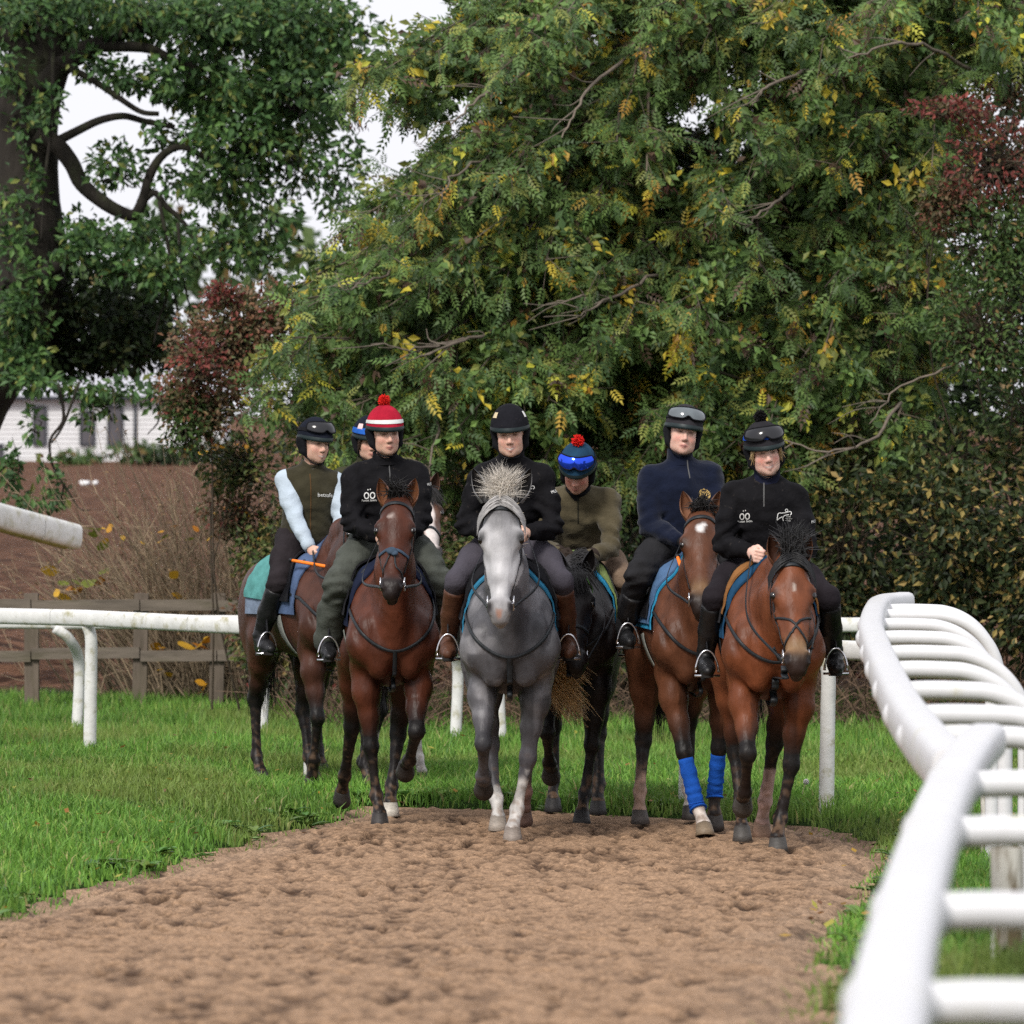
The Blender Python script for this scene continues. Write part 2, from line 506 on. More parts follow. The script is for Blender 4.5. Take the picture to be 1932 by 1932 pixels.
def build_horse(spec):
    sp = spec
    rnd = random.Random(sp['seed'])
    root = empty('horse', (sp['X'], sp['Y'], sp['Z']), sp['yaw'] * D2R, sp['label'], 'horse', 'horses walking up the track with riders')
    k = sp.get('size', 1.0)
    root.scale = (k, k, k)
    O, W, U, Vn, hs = head_frame(sp['poll'], sp['pitch'], sp['hyaw'], sp.get('hs', 1.0))
    def H(w_, u_, v_):
        return O + hs * (W * w_ + U * u_ + Vn * v_)
    HR = np.stack([W, U, Vn], 1)
    legs = sp['legs']
    pol = np.asarray(sp['poll'], float)
    lo = np.array([-.48, -1.55, .02]); hi = np.array([.48, .92, 2.15])
    S = Sdf(lo, hi, .0162)
    # trunk
    S.ell((0, .02, 1.19), (.265, .66, .335), .03)
    S.ell((0, -.30, 1.17), (.235, .36, .35), .06)
    S.cone((0, -.34, 1.50), (0, .02, 1.45), .085, .09, .10)
    S.cone((0, .0, 1.40), (0, .46, 1.41), .12, .13, .10)
    S.cone((0, .40, 1.36), (0, .74, 1.27), .17, .13, .08)
    for s in (-1, 1):
        S.cone((s * .10, -.24, 1.45), (s * .165, -.56, 1.12), .10, .115, .06)      # shoulder blade
        S.ell((s * .155, -.60, 1.13), (.095, .11, .15), .05)                       # point of shoulder
        S.ell((s * .088, -.625, 1.03), (.086, .080, .150), .05)                    # pectoral
        S.cone((s * .155, -.56, 1.08), (s * .15, -.42, .95), .115, .095, .05)      # upper arm
        S.ell((s * .13, .52, 1.25), (.155, .30, .25), .07)                         # croup
        S.ell((s * .16, .55, 1.10), (.125, .27, .25), .06)                         # thigh
        S.cone((s * .15, .70, 1.15), (s * .15, .62, .92), .10, .09, .06)           # buttock
        S.ell((s * .165, .36, 1.0), (.09, .14, .14), .05)                          # stifle
    for s in (-1, 1):
        S.cone((s * .235, -.52, 1.36), (s * .215, -.70, 1.10), .012, .014, .035, op='sub')
        S.cone((s * .045, -.74, .93), (s * .135, -.72, 1.0), .010, .010, .03, op='sub')
    # groove down the chest
    S.cone((0, -.79, 1.16), (0, -.75, .95), .02, .02, .03, op='sub')
    # neck
    nb = np.array([0, -.47, 1.27]); th = H(0, .10, -.16)
    mid = (nb + th) / 2 + np.array([0, .0, .02])
    S.cone(nb, mid, .215, .15, .08, sx=.72)
    S.cone(mid, th, .15, .105, .06, sx=.78)
    wth = np.array([0, -.22, 1.50]); pk = H(0, .02, -.07)
    mc = (wth + pk) / 2 + np.array([0, -.01, .05])
    S.cone(wth, mc, .085, .075, .08, sx=.75); S.cone(mc, pk, .075, .07, .06, sx=.85)
    S.cone((0, -.63, 1.12), th + np.array([0, .0, -.02]), .12, .075, .06, sx=.8)
    S.cone(pk, th, .085, .09, .06, sx=.85)
    # legs
    for l in legs:
        s, E, K, Ft, C = l['sx'], l['E'], l['K'], l['F'], l['C']
        if l['kind'] == 'fore':
            m1 = E + (K - E) * .30 + np.array([s * .008, -.012, 0])
            S.chain([E, m1, E + (K - E) * .62, K + (E - K) * .12], [.092, .080, .058, .046], .035)
            S.ell(m1 + np.array([s * .02, -.03, .03]), (.05, .055, .11), .04)
            S.ell(K, (.053, .050, .060), .022); S.ell(K + np.array([0, .045, .01]), (.026, .022, .04), .02)
            S.chain([K, K + (Ft - K) * .3, Ft + (K - Ft) * .25, Ft], [.044, .032, .029, .036], .014)
            S.cone(K + np.array([0, .02, -.04]), Ft + np.array([0, .02, .01]), .02, .022, .02)
        else:
            S.cone((s * .165, .40, 1.0), E + (K - E) * .35, .115, .092, .06)
            S.chain([E, E + (K - E) * .4, E + (K - E) * .75, K], [.115, .085, .055, .050], .04)
            S.cone((s * .15, .64, 1.0), K + np.array([0, .04, .10]), .09, .028, .05)
            S.ell(K + np.array([0, .01, 0]), (.046, .062, .07), .025)
            S.cone(K + np.array([0, .045, .04]), K + np.array([0, .03, -.06]), .026, .022, .02)
            S.chain([K, K + (Ft - K) * .25, Ft + (K - Ft) * .2, Ft], [.045, .037, .034, .038], .015)
        S.ell(Ft + np.array([0, .008, 0]), (.044, .046, .044), .018)
        S.cone(Ft, C, .035, .036, .02)
        S.ell(C, (.044, .045, .036), .015)
    # head
    def he(w_, u_, v_, r, kk=.03, op='add'):
        S.ell(H(w_, u_, v_), np.array(r) * hs, kk, R=HR, op=op)
    def hc(a, b, ra, rb, kk=.03, op='add', sx=1.):
        S.cone(H(*a), H(*b), ra * hs, rb * hs, kk, op=op, sx=sx)
    he(0, .09, -.035, (.085, .13, .095), .04)
    he(0, .19, -.035, (.100, .15, .075), .04)
    for s in (-1, 1):
        he(s * .088, .205, -.016, (.030, .052, .036), .025); hc((s * .082, .165, .012), (s * .105, .195, .008), .016, .014, .02)      # orbit and brow
        he(s * .058, .22, -.15, (.036, .14, .095), .03)           # cheek
        hc((s * .078, .29, -.065), (s * .055, .44, -.055), .02, .014, .02)
    hc((0, .20, -.05), (0, .50, -.045), .078, .050, .03)
    hc((0, .22, -.11), (0, .48, -.075), .062, .05, .03)
    hc((0, .26, -.17), (0, .56, -.10), .052, .034, .03)
    he(0, .585, -.05, (.062, .075, .062), .03)
    for s in (-1, 1):
        he(s * .046, .585, -.018, (.026, .045, .03), .015)
        he(s * .064, .592, .004, (.017, .028, .026), .006, op='sub')
    he(0, .645, -.055, (.048, .030, .042), .02)
    he(0, .625, -.115, (.038, .042, .028), .02)
    hc((-.06, .63, -.088), (.06, .63, -.088), .006, .006, .01, op='sub')
    S.noise(0, 0, fn=lambda P: .0045 * noise3(P * np.array([9, 7, 7]), sp['seed'] + 31) + .0022 * noise3(P * 19, sp['seed'] + 32))
    V, Q = S.mesh()
    V = lap(V, Q, 1, .3)
    # coat colours
    P = V
    c0 = np.array(sp['coat']); c = np.broadcast_to(c0, P.shape).copy()
    nz = noise3(P * 3.2, sp['seed']); nf = noise3(P * 14, sp['seed'] + 5)
    rel = P - O
    hu = rel @ U / hs; hv = rel @ Vn / hs; hw = rel @ W / hs
    ishead = (hu > -.05) & (np.abs(hw) < .16) & (hv > -.30) & (hv < .15)
    def mixc(c, col, f):
        return c * (1 - f[:, None]) + np.array(col) * f[:, None]
    if sp.get('dapple'):
        c = mixc(c, sp['dapple'], sstep(-.05, .45, noise3(P * 8, 3) + .5 * noise3(P * 19, 6)) * .9)
        c = mixc(c, c0 * .5, sstep(.0, .6, noise3(P * 4 + 3, 12)) * .6)
    c = mixc(c, c0 * .45, sstep(-.15, .6, nz) * sp.get('mott', .25))
    c = mixc(c, np.clip(c0 * np.array([1.45, 1.3, 1.2]), 0, 1), sstep(.0, .7, noise3(P * 2.1 + 9, sp['seed'] + 2)) * .5)
    c = c * (1 + .16 * nf + .14 * noise3(P * np.array([34, 34, 12]), sp['seed'] + 8))[:, None]
    # every coat darker low down along the middle of the body
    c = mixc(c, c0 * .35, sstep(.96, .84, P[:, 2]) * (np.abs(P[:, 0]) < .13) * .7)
    legs_dark = sp.get('points', (.008, .007, .007))
    # distance from each leg's lower line
    for l in legs:
        K, Ft, C, E = l['K'], l['F'], l['C'], l['E']
        def seg(a, b):
            ba = b - a; t = np.clip(((P - a) @ ba) / (ba @ ba), 0, 1)
            return np.linalg.norm(P - (a + t[:, None] * ba), axis=1), t
        du, tu = seg(E, K); dl, tl = seg(K, Ft); dp, tp = seg(Ft, C)
        nearu = du < .09
        up = sstep(.45, .95, tu + .08 * nz)
        c = np.where((nearu & (P[:, 2] < .85))[:, None], mixc(c, legs_dark, up * sp.get('pdark', .95)), c)
        low = (dl < .075) | (dp < .08)
        c = np.where(low[:, None], mixc(c, legs_dark, np.full(len(P), sp.get('pdark', .95))), c)
        sock = l.get('sock', 0)
        if sock:
            f = np.where(dp < .075, 1.0, np.where(dl < .06, sstep(1 - sock - .16, 1 - sock + .16, tl + .22 * noise3(P * 30, 5) + .1 * nf), 0)) * np.clip(.85 + .5 * noise3(P * 26, 15), .3, 1)
            c = mixc(c, l.get('sockc', (.62, .58, .55)), f * (.85 + .15 * nf))
        if l.get('kneedark'):
            c = mixc(c, (.02, .02, .022), np.exp(-(np.linalg.norm(P - K, axis=1) / .10) ** 2) * .9)
    hd = ishead.astype(float)
    if sp.get('face') is not None:
        c = mixc(c, sp['face'], hd * sstep(.02, .25, hu) * np.clip(.80 + .35 * noise3(P * 16, 9) + .3 * nf, 0, 1))
    mz = sp.get('muzzle', (.01, .009, .009))
    c = mixc(c, mz, hd * sstep(.50, .585, hu + .02 * nf) * sp.get('mzf', .9))
    if sp.get('mealy') is not None:
        c = mixc(c, sp['mealy'], hd * np.exp(-((hu - .52) / .05) ** 2) * .75)
    # inside the nostrils
    for s in (-1, 1):
        c = mixc(c, (.012, .008, .008), hd * np.exp(-(((hw - s * .060) / .022) ** 4 + ((hu - .592) / .030) ** 4)) * (hv > -.05) * .95)
        c = mixc(c, c0 * .25, hd * np.exp(-(((np.abs(hw) - .098) / .02) ** 2 + ((hu - .215) / .03) ** 2)) * .8)
    if sp.get('star') is not None:
        wu, uu, rw, ru, col, amt = sp['star']
        c = mixc(c, col, hd * (hv > -.12) * sstep(1.25, .6, np.sqrt(((hw - wu) / rw) ** 2 + ((hu - uu) / ru) ** 2) + .45 * noise3(P * 38, 2)) * amt)
    if sp.get('blaze') is not None:
        c = mixc(c, (.62, .55, .52), hd * (hv > -.06) * sstep(.055, .03, np.abs(hw) + .02 * nf) * sstep(.1, .2, hu) * sstep(.60, .54, hu))
    if sp.get('snip') is not None:
        c = mixc(c, sp['snip'], hd * sstep(.022, .010, np.abs(hw + .004) + .25 * (hu - .62)) * sstep(.60, .615, hu) * sstep(.66, .64, hu) * .8)
    # sand splashed up the legs
    c = mixc(c, (.16, .095, .055), sstep(.25, .6, noise3(P * 42, sp['seed'] + 40) + .35 * sstep(.35, .05, P[:, 2])) * sstep(.62, .12, P[:, 2]) * .55)
    c = np.clip(c, .003, 1)
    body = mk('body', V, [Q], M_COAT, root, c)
    bv = bvh_of(V, Q)
    # eyes
    for s in (-1, 1):
        g = G(); g.ellipsoid(H(s * .1005, .22, -.003), np.array((.0185, .025, .0195)) * hs, 14, 10, R=HR); g.build('eye', M_EYE, root)
    # ears
    for s in (-1, 1):
        a = sp.get('ear', (0, 0))[0 if s < 0 else 1]
        base = H(s * sp.get('ear_w', .062), .015, -.045 + sp.get('ear_f', 0))
        upv = Rz(sp['hyaw'] * D2R) @ np.array([s * sp.get('ear_out', .22), .05 - .16 * (a), 1.0]); upv /= np.linalg.norm(upv)
        fwd = Rz(sp['hyaw'] * D2R) @ np.array([s * (.30 - a * .2), -1, 0.15]); fwd -= upv * (fwd @ upv); fwd /= np.linalg.norm(fwd)
        side = np.cross(fwd, upv)
        m, n = 13, 11
        t = np.linspace(0, 1, m); ph = np.linspace(-1, 1, n)
        Lr = sp.get('earlen', .175)
        wd = .042 * np.power(np.sin(np.pi * np.clip(t * .83 + .17, 0, 1)), .8) + .002
        wd[-1] = .002
        opn = .35 + .85 * sstep(0, .45, t)              # opening of the cup
        VV = np.zeros((2, m, n, 3)); CC = np.zeros((2, m, n, 3))
        for sh in (0, 1):
            for i in range(m):
                ang = ph * (math.pi - .95 * opn[i])
                rr = wd[i] * (1 - .14 * sh)
                cen = base + upv * (Lr * t[i]) + fwd * (.02 * t[i] ** 2 - .005)
                VV[sh, i] = cen + side[None] * (np.sin(ang) * rr)[:, None] - fwd[None] * (np.cos(ang) * rr * .8)[:, None]
            CC[sh] = np.array(sp.get('earc', sp['coat'])) if sh == 0 else np.array(sp.get('earin', np.array(sp['coat']) * .45))
        CC[0] = CC[0] * (1 - .8 * sstep(.6, 1, t))[:, None, None]
        g = G(); g.grid(VV[0], col=CC[0]); g.grid(VV[1][:, ::-1], col=CC[1][:, ::-1])
        # rim
        rim = np.stack([VV[0][:, 0], VV[1][:, 0]], 0); rim2 = np.stack([VV[1][:, -1], VV[0][:, -1]], 0)
        g.grid(rim, col=np.stack([CC[0][:, 0]] * 2)); g.grid(rim2, col=np.stack([CC[0][:, 0]] * 2))
        g.build('ear', M_COAT, root)
    # hooves
    for l in legs:
        C = l['C']; a3 = l['a'][2]
        flat = 38 if l['planted'] else 38
        rot = 0 if l['planted'] and not l.get('toe') else (flat - a3) * D2R * .62
        if l.get('toe'): rot = -l['toe'] * D2R
        n = 18; th = np.linspace(0, 2 * np.pi, n, endpoint=False)
        rings = []
        for z, rx, ry, oy in ((.016, .004, .004, .0), (.014, .034, .035, .0), (-.004, .045, .046, -.004), (-.040, .051, .054, -.020), (-.078, .058, .062, -.032), (-.080, .052, .055, -.032), (-.070, .004, .004, -.03)):
            zz = np.full(n, z)
            rings.append(np.stack([np.cos(th) * rx, np.sin(th) * ry + oy, zz], -1))
        Rg = np.array(rings) @ Rx(rot).T + C
        hc_ = np.array(l.get('hoofc', sp.get('hoofc', (.035, .03, .028))))
        cc = np.ones_like(Rg) * hc_; cc[0] *= .5; cc[1] *= .5; cc[2] *= .75; cc[-1] *= .4; cc[-2] *= .6
        g = G(); g.grid(Rg, closed_v=True, col=cc)
        g.build('hoof', M_HOOF, root)
    # mane, forelock, tail
    mc0 = np.array(sp.get('mane', (.008, .007, .007)))
    g = G()
    side = sp.get('mane_side', 1)
    nst = sp.get('mane_n', 260)
    for i in range(nst):
        t = rnd.random()
        p0 = wth * (1 - t) + pk * t + (mc - (wth + pk) / 2) * (4 * t * (1 - t)) * .9
        p0 = p0 + np.array([rnd.gauss(0, .012), rnd.gauss(0, .012), .075 + rnd.gauss(0, .006)])
        L = sp.get('mane_len', .15) * rnd.uniform(.6, 1.15)
        d = np.array([side * rnd.uniform(.3, 1.0), rnd.gauss(0, .2), rnd.uniform(.0, .5)])
        if sp.get('mane_up'): d = np.array([rnd.gauss(0, .75), rnd.gauss(0, .3) - .1, rnd.uniform(.5, 1.2)])
        d /= np.linalg.norm(d)
        pts = [p0, p0 + d * L * .4, p0 + d * L * .75 + np.array([0, 0, -L * (.22 if not sp.get('mane_up') else .02)]), p0 + d * L * (.9) + np.array([0, 0, -L * (.65 if not sp.get('mane_up') else .08)])]
        g.tube(spline(pts, 6), np.array([.0035, .004, .0035, .003, .002, .0006]) * sp.get('hair_w', 1.), 3, col=np.clip(mc0 * rnd.uniform(.6, 1.35), 0, 1), caps=False)
    g.build('mane', M_HAIR, root)
    g = G()
    lockd = [(rnd.gauss(0, 1), rnd.uniform(.55, 1.1), rnd.uniform(.65, 1.2)) for _ in range(46)]
    for i in range(sp.get('fore_n', 170)):
        lk = lockd[i % 46]
        p0 = H(rnd.gauss(0, .028), .0 + rnd.gauss(0, .012), .03 + rnd.gauss(0, .01))
        mode = sp.get('forelock', 'down')
        L = sp.get('fore_len', .16) * rnd.uniform(.6, 1.1)
        if mode in ('up', 'flip'):
            # pointed locks that stand up and tip over
            sprd = .24 if mode == 'up' else .27
            d = np.array([.05 + lk[0] * sprd, -.18, lk[1]]); d /= np.linalg.norm(d)
            tipl = H(0, 0, .03) + d * sp.get('fore_len', .16) * lk[2] * 1.05 + np.array([lk[0] * .035, 0, -.03 * abs(lk[0])])
            f_ = rnd.uniform(.55, 1.0)
            e_ = p0 + (tipl - p0) * f_ + np.array([rnd.gauss(0, .016), rnd.gauss(0, .014), rnd.gauss(0, .014)])
            m_ = (p0 + e_) / 2 + np.array([rnd.gauss(0, .010) - lk[0] * .012, -.012, .016])
            pts = [p0, m_, e_]
        else:
            wx = rnd.gauss(0, .05)
            pts = [p0, H(wx * .6, .05, .075), H(wx, .05 + L * .55, .065 + rnd.uniform(-.01, .01)), H(wx * 1.3, .05 + L * .95, .05 + rnd.uniform(-.01, .015))]
        g.tube(spline(pts, 6), np.array([.003, .0035, .003, .0025, .0018, .0006]) * sp.get('hair_w', 1.), 3, col=np.clip(np.array(sp.get('forec', mc0)) * rnd.uniform(.65, 1.3), 0, 1), caps=False)
    if sp.get('roach'):                                   # hair parted over the brow to both sides
        for i in range(150):
            s = rnd.choice((-1, 1)); u0 = rnd.uniform(-.01, .05)
            pts = [H(rnd.gauss(0, .008), u0, .055), H(s * .05, u0 + .03, .062 + rnd.uniform(-.006, .01)), H(s * .10, u0 + .075, .035), H(s * .125, u0 + .11 + rnd.uniform(0, .04), -.01)]
            g.tube(spline(pts, 6), np.array([.003, .004, .004, .0035, .002, .0008]) * .75, 3, col=np.clip(np.array(sp['roach']) * rnd.uniform(.6, 1.4), 0, 1), caps=False)
    g.build('forelock', M_HAIR, root)
    g = G()
    tb = np.array([0, .80, 1.28]); tl = sp.get('tail_len', .75)
    sw = sp.get('tail_swing', (0, .10))
    for i in range(300):
        o = np.array([rnd.gauss(0, .018), rnd.gauss(0, .015), rnd.gauss(0, .02)])
        e = np.array([rnd.gauss(0, .040), rnd.gauss(0, .04), 0]); L = tl * rnd.uniform(.6, 1.05)
        pts = [tb + o, tb + o + np.array([sw[0] * .1, .09, -.10]), tb + o * 1.5 + e * .6 + np.array([sw[0] * .45, .12 + sw[1] * .5, -L * .55]), tb + o + e * 1.2 + np.array([sw[0], .10 + sw[1], -L])]
        g.tube(spline(pts, 6), np.array([.0045, .0045, .004, .0032, .002, .0006]), 3, col=np.clip(np.array(sp.get('tailc', mc0)) * rnd.uniform(.6, 1.35), 0, 1), caps=False)
    g.build('tail', M_HAIR, root)
    # ---------------- bridle
    br = empty('bridle'); br.parent = root
    def strap(pts, w_, name, mat=M_STRAP, n=28, parent=br, off=.004, th_=.004):
        Pn, Nn = snap(bv, spline([H(*q) for q in pts], n), off)
        g = G(); g.ribbon(Pn, Nn, w_, th_); return g.build(name, mat, parent)
    strap([(-.105, .10, -.06), (-.07, .075, .03), (0, .07, .06), (.07, .075, .03), (.105, .10, -.06)], .026, 'browband', sp.get('brow', M_STRAP))
    nbk = sp.get('noseband', 'plain')
    if nbk == 'plain' or nbk == 'sheepskin':
        strap([(-.07, .40, -.12), (-.08, .395, -.05), (0, .385, .06), (.08, .395, -.05), (.07, .40, -.12)], .022, 'noseband')
    elif nbk == 'grackle':
        strap([(-.10, .30, -.10), (-.05, .36, .0), (0, .41, .05), (.05, .47, 0), (.06, .51, -.07)], .014, 'noseband')
        strap([(.10, .30, -.10), (.05, .36, .0), (0, .41, .055), (-.05, .47, 0), (-.06, .51, -.07)], .014, 'noseband')
    elif nbk == 'knot':
        strap([(-.08, .36, -.12), (-.08, .36, -.05), (0, .37, .06), (.08, .375, -.05), (.08, .38, -.12)], .02, 'noseband', cloth_mat('knot', (.05, .075, .11)))
        g = G(); g.ellipsoid(H(-.008, .385, .025), np.array((.032, .026, .016)), 12, 8, R=HR); g.ellipsoid(H(.01, .40, .022), np.array((.022, .02, .014)), 10, 7, R=HR)
        g.build('noseband_knot', cloth_mat('knot', (.05, .075, .11)), br)
        strap([(-.02, .39, .05), (-.05, .46, 0), (-.055, .51, -.07)], .010, 'drop_strap')
        strap([(.015, .40, .05), (.03, .48, .02), (.055, .51, -.07)], .010, 'drop_strap')
    for s in (-1, 1):
        strap([(s * .09, .03, -.06), (s * .11, .16, -.08), (s * .10, .30, -.09), (s * .07, .47, -.085)], .018, 'cheek_strap')
        strap([(s * .09, .02, -.07), (s * .10, .14, -.16), (s * .08, .22, -.24), (0, .24, -.28)], .015, 'throat_lash')
        bt = H(s * .066, .535, -.09)
        g = G(); th_ = np.linspace(0, 2 * np.pi, 17)
        g.tube(np.stack([bt + .036 * hs * (math.cos(a) * U + math.sin(a) * Vn) for a in th_]), .0055, 6, caps=False)
        g.tube([bt + np.array([0, 0, .0]), H(0, .55, -.095)], .007, 6)
        g.build('bit_ring', M_STEEL, br)
    g = G()
    hand = np.array(sp.get('hands', [[-.07, -.30, 1.66], [.07, -.30, 1.66]]))
    for i, s in enumerate((-1, 1)):
        bt = H(s * .07, .55, -.10); hd_ = hand[i]
        slack = sp.get('rein_slack', .06)
        mid_ = (bt + hd_) / 2 + np.array([s * .10, .02, -slack])
        Pn = spline([bt, mid_, hd_], 18)
        Nn = np.tile(np.array([s * 1., -.3, .2]), (18, 1))
        g.ribbon(Pn, Nn, .018, .003)
    # loop of spare rein hanging between the hands
    Pn = spline([hand[0], (hand[0] + hand[1]) / 2 + np.array([.0, -.03, -.10]), hand[1]], 12)
    g.ribbon(Pn, np.tile([0, -1., .3], (12, 1)), .018, .003)
    g.build('rein', M_STRAP, br)
    # ---------------- breast girth or martingale
    tk = sp.get('tack', 'martingale')
    def bstrap(pts, w_, name, mat=M_STRAP, n=40, parent=root, off=.005):
        Pn, Nn = snap(bv, spline(pts, n), off)
        for _ in range(6):
            Pn[1:-1] = Pn[1:-1] * .4 + (Pn[:-2] + Pn[2:]) * .3
            Nn[1:-1] = Nn[1:-1] * .4 + (Nn[:-2] + Nn[2:]) * .3
        P2, N2 = snap(bv, Pn, off)
        ins = ((Pn - P2) * N2).sum(1) < 0
        Pn = np.where(ins[:, None], P2, Pn); Nn = Nn + N2
        Nn /= np.linalg.norm(Nn, axis=1)[:, None]
        g = G(); g.ribbon(Pn + Nn * .004, Nn, w_, .004); return g.build(name, mat, parent)
    ncx = (nb + mid) / 2
    xz = spline([(-.15, 1.52, 0), (-.215, 1.42, 0), (-.245, 1.29, 0), (-.205, 1.18, 0), (-.12, 1.095, 0), (0, 1.055, 0), (.12, 1.095, 0), (.205, 1.18, 0), (.245, 1.29, 0), (.215, 1.42, 0), (.15, 1.52, 0)], 44)
    Pn = []; Nn = []
    for xq, zq, _ in xz:
        h_ = bv.ray_cast(Vector((xq, -.97, zq)), Vector((0, 1, 0)), 1.5)
        if h_[0] is None: continue
        Pn.append(np.array(h_[0])); Nn.append(np.array(h_[1]))
    Pn = np.array(Pn); Nn = np.array(Nn)
    for _ in range(3):
        yq = Pn[:, 1].copy(); yq[1:-1] = np.minimum(yq[1:-1], (yq[:-2] + yq[2:]) / 2); Pn[:, 1] = yq
        Nn[1:-1] = Nn[1:-1] * .4 + (Nn[:-2] + Nn[2:]) * .3
    Nn /= np.linalg.norm(Nn, axis=1)[:, None]
    g = G(); g.ribbon(Pn + Nn * .009, Nn, .020, .004); g.build('neck_strap', M_STRAP, root)
    Pm = []
    for zq in np.linspace(1.055, .885, 9):
        ys_ = [h_[0][1] for h_ in (bv.ray_cast(Vector((xq, -1.3, zq)), Vector((0, 1, 0)), 1.5) for xq in (-.05, -.02, .02, .05)) if h_[0] is not None]
        Pm.append([0, min(ys_) - .012 if ys_ else -.7, zq])
    Pm += [[0, -.60, .835], [0, -.45, .80], [0, -.2, .815]]
    Pm = spline(Pm, 40); Tm = np.gradient(Pm, axis=0); Nm = np.stack([0 * Tm[:, 0], Tm[:, 2], -Tm[:, 1]], 1)
    g = G(); g.ribbon(Pm, Nm, sp.get('gw', .026), .004); g.build('martingale_strap', M_STRAP, root)
    if sp.get('fork'):
        g = G(); pt = np.array([0, -.80, 1.10])
        for s in (-1, 1):
            g.tube(spline([pt, (pt + H(s * .08, .45, -.12)) / 2 + np.array([0, -.05, -.05]), H(s * .1, .45, -.14)], 14), .007, 6)
        g.build('martingale_fork', M_STRAP, root)
    # ---------------- saddle cloths, girth, saddle
    def wrap(y0, y1, deg, off, name, mat, parent=root, n=12, m=40, slant=0., lowdrop=0.):
        A = np.linspace(-deg, deg, m) * D2R; Y = np.linspace(y0, y1, n)
        VV = np.zeros((n, m, 3))
        for i, y in enumerate(Y):
            for j, a in enumerate(A):
                yy = y + slant * abs(a)
                d = np.array([math.sin(a), 0, math.cos(a)]); o = np.array([0, yy, 1.16])
                hit = bv.ray_cast(Vector(o + d * .8), Vector(-d), .9)
                l = np.array(hit[0]) if hit[0] is not None else o + d * .3
                wob = .004 * math.sin(9 * a + i) + .003 * math.sin(23 * a + 2 * i)
                VV[i, j] = l + d * (off + wob * min(1, abs(a)))
        # hang straight below the widest point
        for i in range(n):
            for s in (0, 1):
                js = range(m // 2, m) if s else range(m // 2, -1, -1)
                best = 0
                for j in js:
                    x = abs(VV[i, j, 0])
                    if x < best - .004: VV[i, j, 0] = math.copysign(best - .004 * min(1, (best - x) / .03), VV[i, j, 0])
                    best = max(best, abs(VV[i, j, 0]))
        g = G(); g.grid(VV)
        cen = np.array([0, 0, 1.16])
        inner = VV + (np.array([0, 0, 1.16]) - VV * np.array([1, 0, 1])) * .03
        g.grid(inner[::-1])
        e = np.stack([VV[0], inner[0]]); g.grid(e[::-1]); e = np.stack([VV[-1], inner[-1]]); g.grid(e)
        e = np.stack([VV[:, 0], inner[:, 0]]); g.grid(e); e = np.stack([VV[:, -1], inner[:, -1]]); g.grid(e[::-1])
        return g.build(name, mat, parent)
    for (y0, y1, dg, off, nm, colr, sl) in sp['cloths']:
        wrap(y0, y1, dg, off, nm, cloth_mat(*colr), slant=sl)
    sdl = empty('saddle'); sdl.parent = root
    wrap(-.20, .10, 72, .042, 'saddle_flap', M_LEATHER, sdl, slant=-.10)
    S2 = Sdf((-.28, -.35, 1.35), (.28, .50, 1.75), .022)
    S2.ell((0, -.19, 1.575), (.085, .06, .05), .03); S2.cone((-.10, -.10, 1.53), (.10, -.10, 1.53), .05, .05, .05)
    S2.cone((0, -.17, 1.56), (0, .12, 1.545), .06, .095, .06); S2.cone((0, .1, 1.54), (0, .27, 1.585), .11, .09, .06)
    S2.cone((-.09, .28, 1.58), (.09, .28, 1.58), .045, .045, .04)
    v2, q2 = S2.mesh(); mk('seat', v2, [q2], M_LEATHER, sdl)
    bstrap([(0, -.16, .80), (-.2, -.13, .95), (-.30, -.1, 1.15)], .085, 'girth', sp.get('girthm', M_LEATHER), n=16, parent=sdl, off=.006)
    bstrap([(0, -.16, .80), (.2, -.13, .95), (.30, -.1, 1.15)], .085, 'girth', sp.get('girthm', M_LEATHER), n=16, parent=sdl, off=.006)
    ft = sp['feet']
    for i, s in enumerate((-1, 1)):
        p = np.array(ft[i], float)        # ball of the foot
        tw = sp.get('iron_yaw', (0, 0))[i] * D2R
        top = p + np.array([0, .0, .125])
        g = G(); a0 = np.array([s * .24, -.04, 1.42])
        Pn = spline([a0, (a0 + top) / 2 + np.array([s * .05, 0, .03]), top], 14)
        g.ribbon(Pn, np.tile([s * 1., -.2, .1], (14, 1)), .024, .004); g.build('stirrup_leather', M_LEATHER, sdl)
        ax = Rz(tw) @ np.array([1., 0, 0])
        th_ = np.linspace(math.pi * .98, .02 * math.pi, 15)
        arc = np.stack([p + ax * (.066 * math.cos(a)) * (1 - .12 * math.sin(a)) + np.array([0, 0, -.018 + .135 * math.sin(a) ** .85 if math.sin(a) > 0 else -.018]) for a in th_])
        g = G(); g.tube(arc, np.concatenate([[.009], np.full(13, .0062), [.009]]), 7)
        g.box(p + np.array([0, 0, -.024]), (.142, .040, .012), R=Rz(tw)); g.build('stirrup_iron', M_STEEL, sdl)
    for b in sp.get('bandages', []):
        l = legs[b[0]]; A = l['K'] + (l['F'] - l['K']) * .12; B = l['F'] + (l['C'] - l['F']) * .25
        g = G(); n = 44; t = np.linspace(0, 1, n)[:, None]
        Pn = spline([A, l['F'] + (A - l['F']) * .2, l['F'], B], n)
        rr = .043 + .006 * (np.linspace(0, 6.99, n) % 1.0) + .002 * np.sin(np.arange(n) * 1.7); rr[-5:] += .005
        g.tube(Pn, rr, 14); g.build('leg_bandage', cloth_mat(*b[1]), root)
    return root, bv, H
